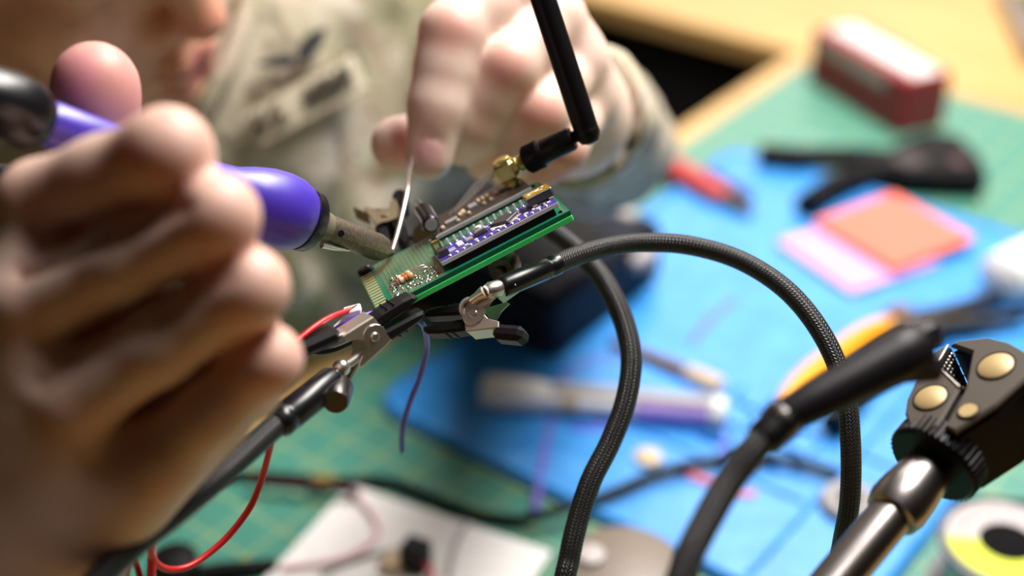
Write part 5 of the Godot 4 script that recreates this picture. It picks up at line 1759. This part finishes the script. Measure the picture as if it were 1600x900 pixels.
func reel() -> void:
	var t := thing("solder_reel", "reel with a yellow and grey label round a painted dark hub hole, lower right corner", "reel", Transform3D(Basis(Vector3.UP, -0.35), Vector3(0.2384, 0.743, -0.5157)))
	var hh := 0.030
	obj("lower_flange", S().lathe(Transform3D(), [Vector2(0.0315, 0), Vector2(0.0325, 0.0008), Vector2(0.0325, 0.0022), Vector2(0.0315, 0.003)], 48), M.grey_plastic, t)
	obj("wound_solder", S().lathe(Transform3D(), [Vector2(0.027, 0.003), Vector2(0.0272, 0.010), Vector2(0.0268, 0.018), Vector2(0.027, hh - 0.003)], 48), M.steel, t)
	obj("upper_flange", S().lathe(Transform3D(Basis(), Vector3(0, hh - 0.003, 0)), [Vector2(0.0315, 0), Vector2(0.0325, 0.0008), Vector2(0.0325, 0.0024), Vector2(0.0312, 0.0032)], 48), M.dark_flange, t)
	# the printed ring: a yellow arc and a grey arc
	for arc in [[0.15, 3.35, "label_grey"], [3.35, TAU + 0.15, "yellow_label"]]:
		var poly := PackedVector2Array()
		for i in 25:
			var a: float = lerpf(arc[0], arc[1], i / 24.0)
			poly.append(Vector2(cos(a), sin(a)) * 0.0288)
		for i in 25:
			var a: float = lerpf(arc[1], arc[0], i / 24.0)
			poly.append(Vector2(cos(a), sin(a)) * 0.0135)
		obj("ring_label", S().prism(flat(0, hh + 0.0007, 0), poly, 0.0007, 0.0001), M[arc[2]], t)
	obj("hub", S().lathe(Transform3D(Basis(), Vector3(0, hh, 0)), [Vector2(0.0140, -0.002), Vector2(0.0140, 0.0004), Vector2(0.0132, 0.0007)], 36), M.black_hole, t)  # black disc painted in place of the hub's deep dark hole
	for i in 22:
		var a := 0.4 + i * 0.125
		var x := Transform3D(Basis(Vector3.UP, a), Vector3(0, hh + 0.0012, 0))
		for k in 2:
			obj("print_mark", S().box(x * Transform3D(Basis(), Vector3(0.0255 - k * 0.0045, 0, 0)), Vector3(0.0026 - 0.0008 * ((i + k) % 3), 0.0002, 0.0012), 0.0), M.print_grey, t)


func hanging_wires() -> void:
	var w := func(pts: Array, r: float, m: Material, label: String): one("hanging_wire", S().tube(curve(pts, 10), r, 10), m, label, "wire")
	w.call([Vector3(-0.0507, 0.9895, -0.3883), Vector3(-0.054, 0.9907, -0.3843), Vector3(-0.058, 0.9924, -0.3783), Vector3(-0.0622, 0.9931, -0.3716), Vector3(-0.0683, 0.9917, -0.3637)], 0.0010, M.red_wire, "short red wire leaving the white label at the board's near left corner")
	w.call([Vector3(-0.0418, 0.9881, -0.3897), Vector3(-0.0456, 0.9887, -0.3866), Vector3(-0.0495, 0.9891, -0.3833), Vector3(-0.0547, 0.9866, -0.3829), Vector3(-0.0624, 0.9807, -0.3828), Vector3(-0.0683, 0.9759, -0.3774)], 0.0009, M.purple_wire, "purple wire passing behind the near left clip's black handle")
	w.call([Vector3(-0.0508, 0.9769, -0.3898), Vector3(-0.0541, 0.9766, -0.3873), Vector3(-0.0585, 0.9771, -0.3829), Vector3(-0.0631, 0.9789, -0.3792), Vector3(-0.0684, 0.9816, -0.3786)], 0.0011, M.black_rubber, "black wire curving under the near left clip's black handle")
	w.call([Vector3(-0.032, 0.9834, -0.3915), Vector3(-0.0295, 0.9774, -0.396), Vector3(-0.0293, 0.9626, -0.4044), Vector3(-0.0325, 0.9472, -0.409), Vector3(-0.0369, 0.9335, -0.4122), Vector3(-0.0402, 0.9192, -0.415), Vector3(-0.041, 0.9076, -0.4172)], 0.0010, M.purple_wire, "purple wire hanging straight down from the board in front of the blue mat")
	w.call([Vector3(-0.0748, 0.9653, -0.3495), Vector3(-0.0768, 0.9579, -0.3508), Vector3(-0.0793, 0.9496, -0.3515), Vector3(-0.0835, 0.9398, -0.349), Vector3(-0.0897, 0.9326, -0.3444), Vector3(-0.0956, 0.9294, -0.3389), Vector3(-0.1016, 0.9289, -0.3327), Vector3(-0.1064, 0.9316, -0.3285), Vector3(-0.1089, 0.9374, -0.325), Vector3(-0.1091, 0.9448, -0.3226), Vector3(-0.1071, 0.9522, -0.3213), Vector3(-0.104, 0.9613, -0.3211)], 0.0011, M.red_wire, "long red wire looping down below the lower left arm")
	w.call([Vector3(-0.1078, 0.9517, -0.3269), Vector3(-0.1093, 0.9451, -0.3251), Vector3(-0.1098, 0.938, -0.323), Vector3(-0.1107, 0.9291, -0.3198)], 0.0012, M.red_wire, "red wire hanging straight at the lower left, left of the loop")
	w.call([Vector3(-0.1132, 0.9481, -0.3247), Vector3(-0.1157, 0.9418, -0.3231), Vector3(-0.118, 0.9338, -0.3204)], 0.0010, M.dark_red_wire, "dark red wire leaning left at the bottom edge under the lower left arm")
	w.call([Vector3(-0.1174, 0.9451, -0.3251), Vector3(-0.1146, 0.9398, -0.323), Vector3(-0.1129, 0.933, -0.3199)], 0.0010, M.dark_red_wire, "dark red wire leaning right at the bottom edge under the lower left arm")
	# the white folded label
	var x := frame(Vector3(-0.0517, 0.9894, -0.387), Vector3(-0.0473, 0.9903, -0.3875) - Vector3(-0.056, 0.9883, -0.3863), board_frame().basis.y)
	var t := thing("wire_label", "small folded white label with a check mark, on the wires at the board's corner", "label", x)
	obj("label_fold", S().box(Transform3D(), Vector3(0.0058, 0.0022, 0.0048), 0.0004), M.white_plastic, t)
	obj("label_fold", S().box(Transform3D(Basis(Vector3(0, 0, 1), 0.5), Vector3(-0.0052, -0.0030, 0.001)), Vector3(0.0050, 0.0008, 0.0046), 0.0002), M.white_plastic, t)
	obj("check_mark", S().tube([Vector3(-0.0016, 0.0012, -0.0004), Vector3(-0.0003, 0.0012, 0.0012), Vector3(0.0018, 0.0012, -0.0010)], 0.0002, 6), M.black_matte, t)
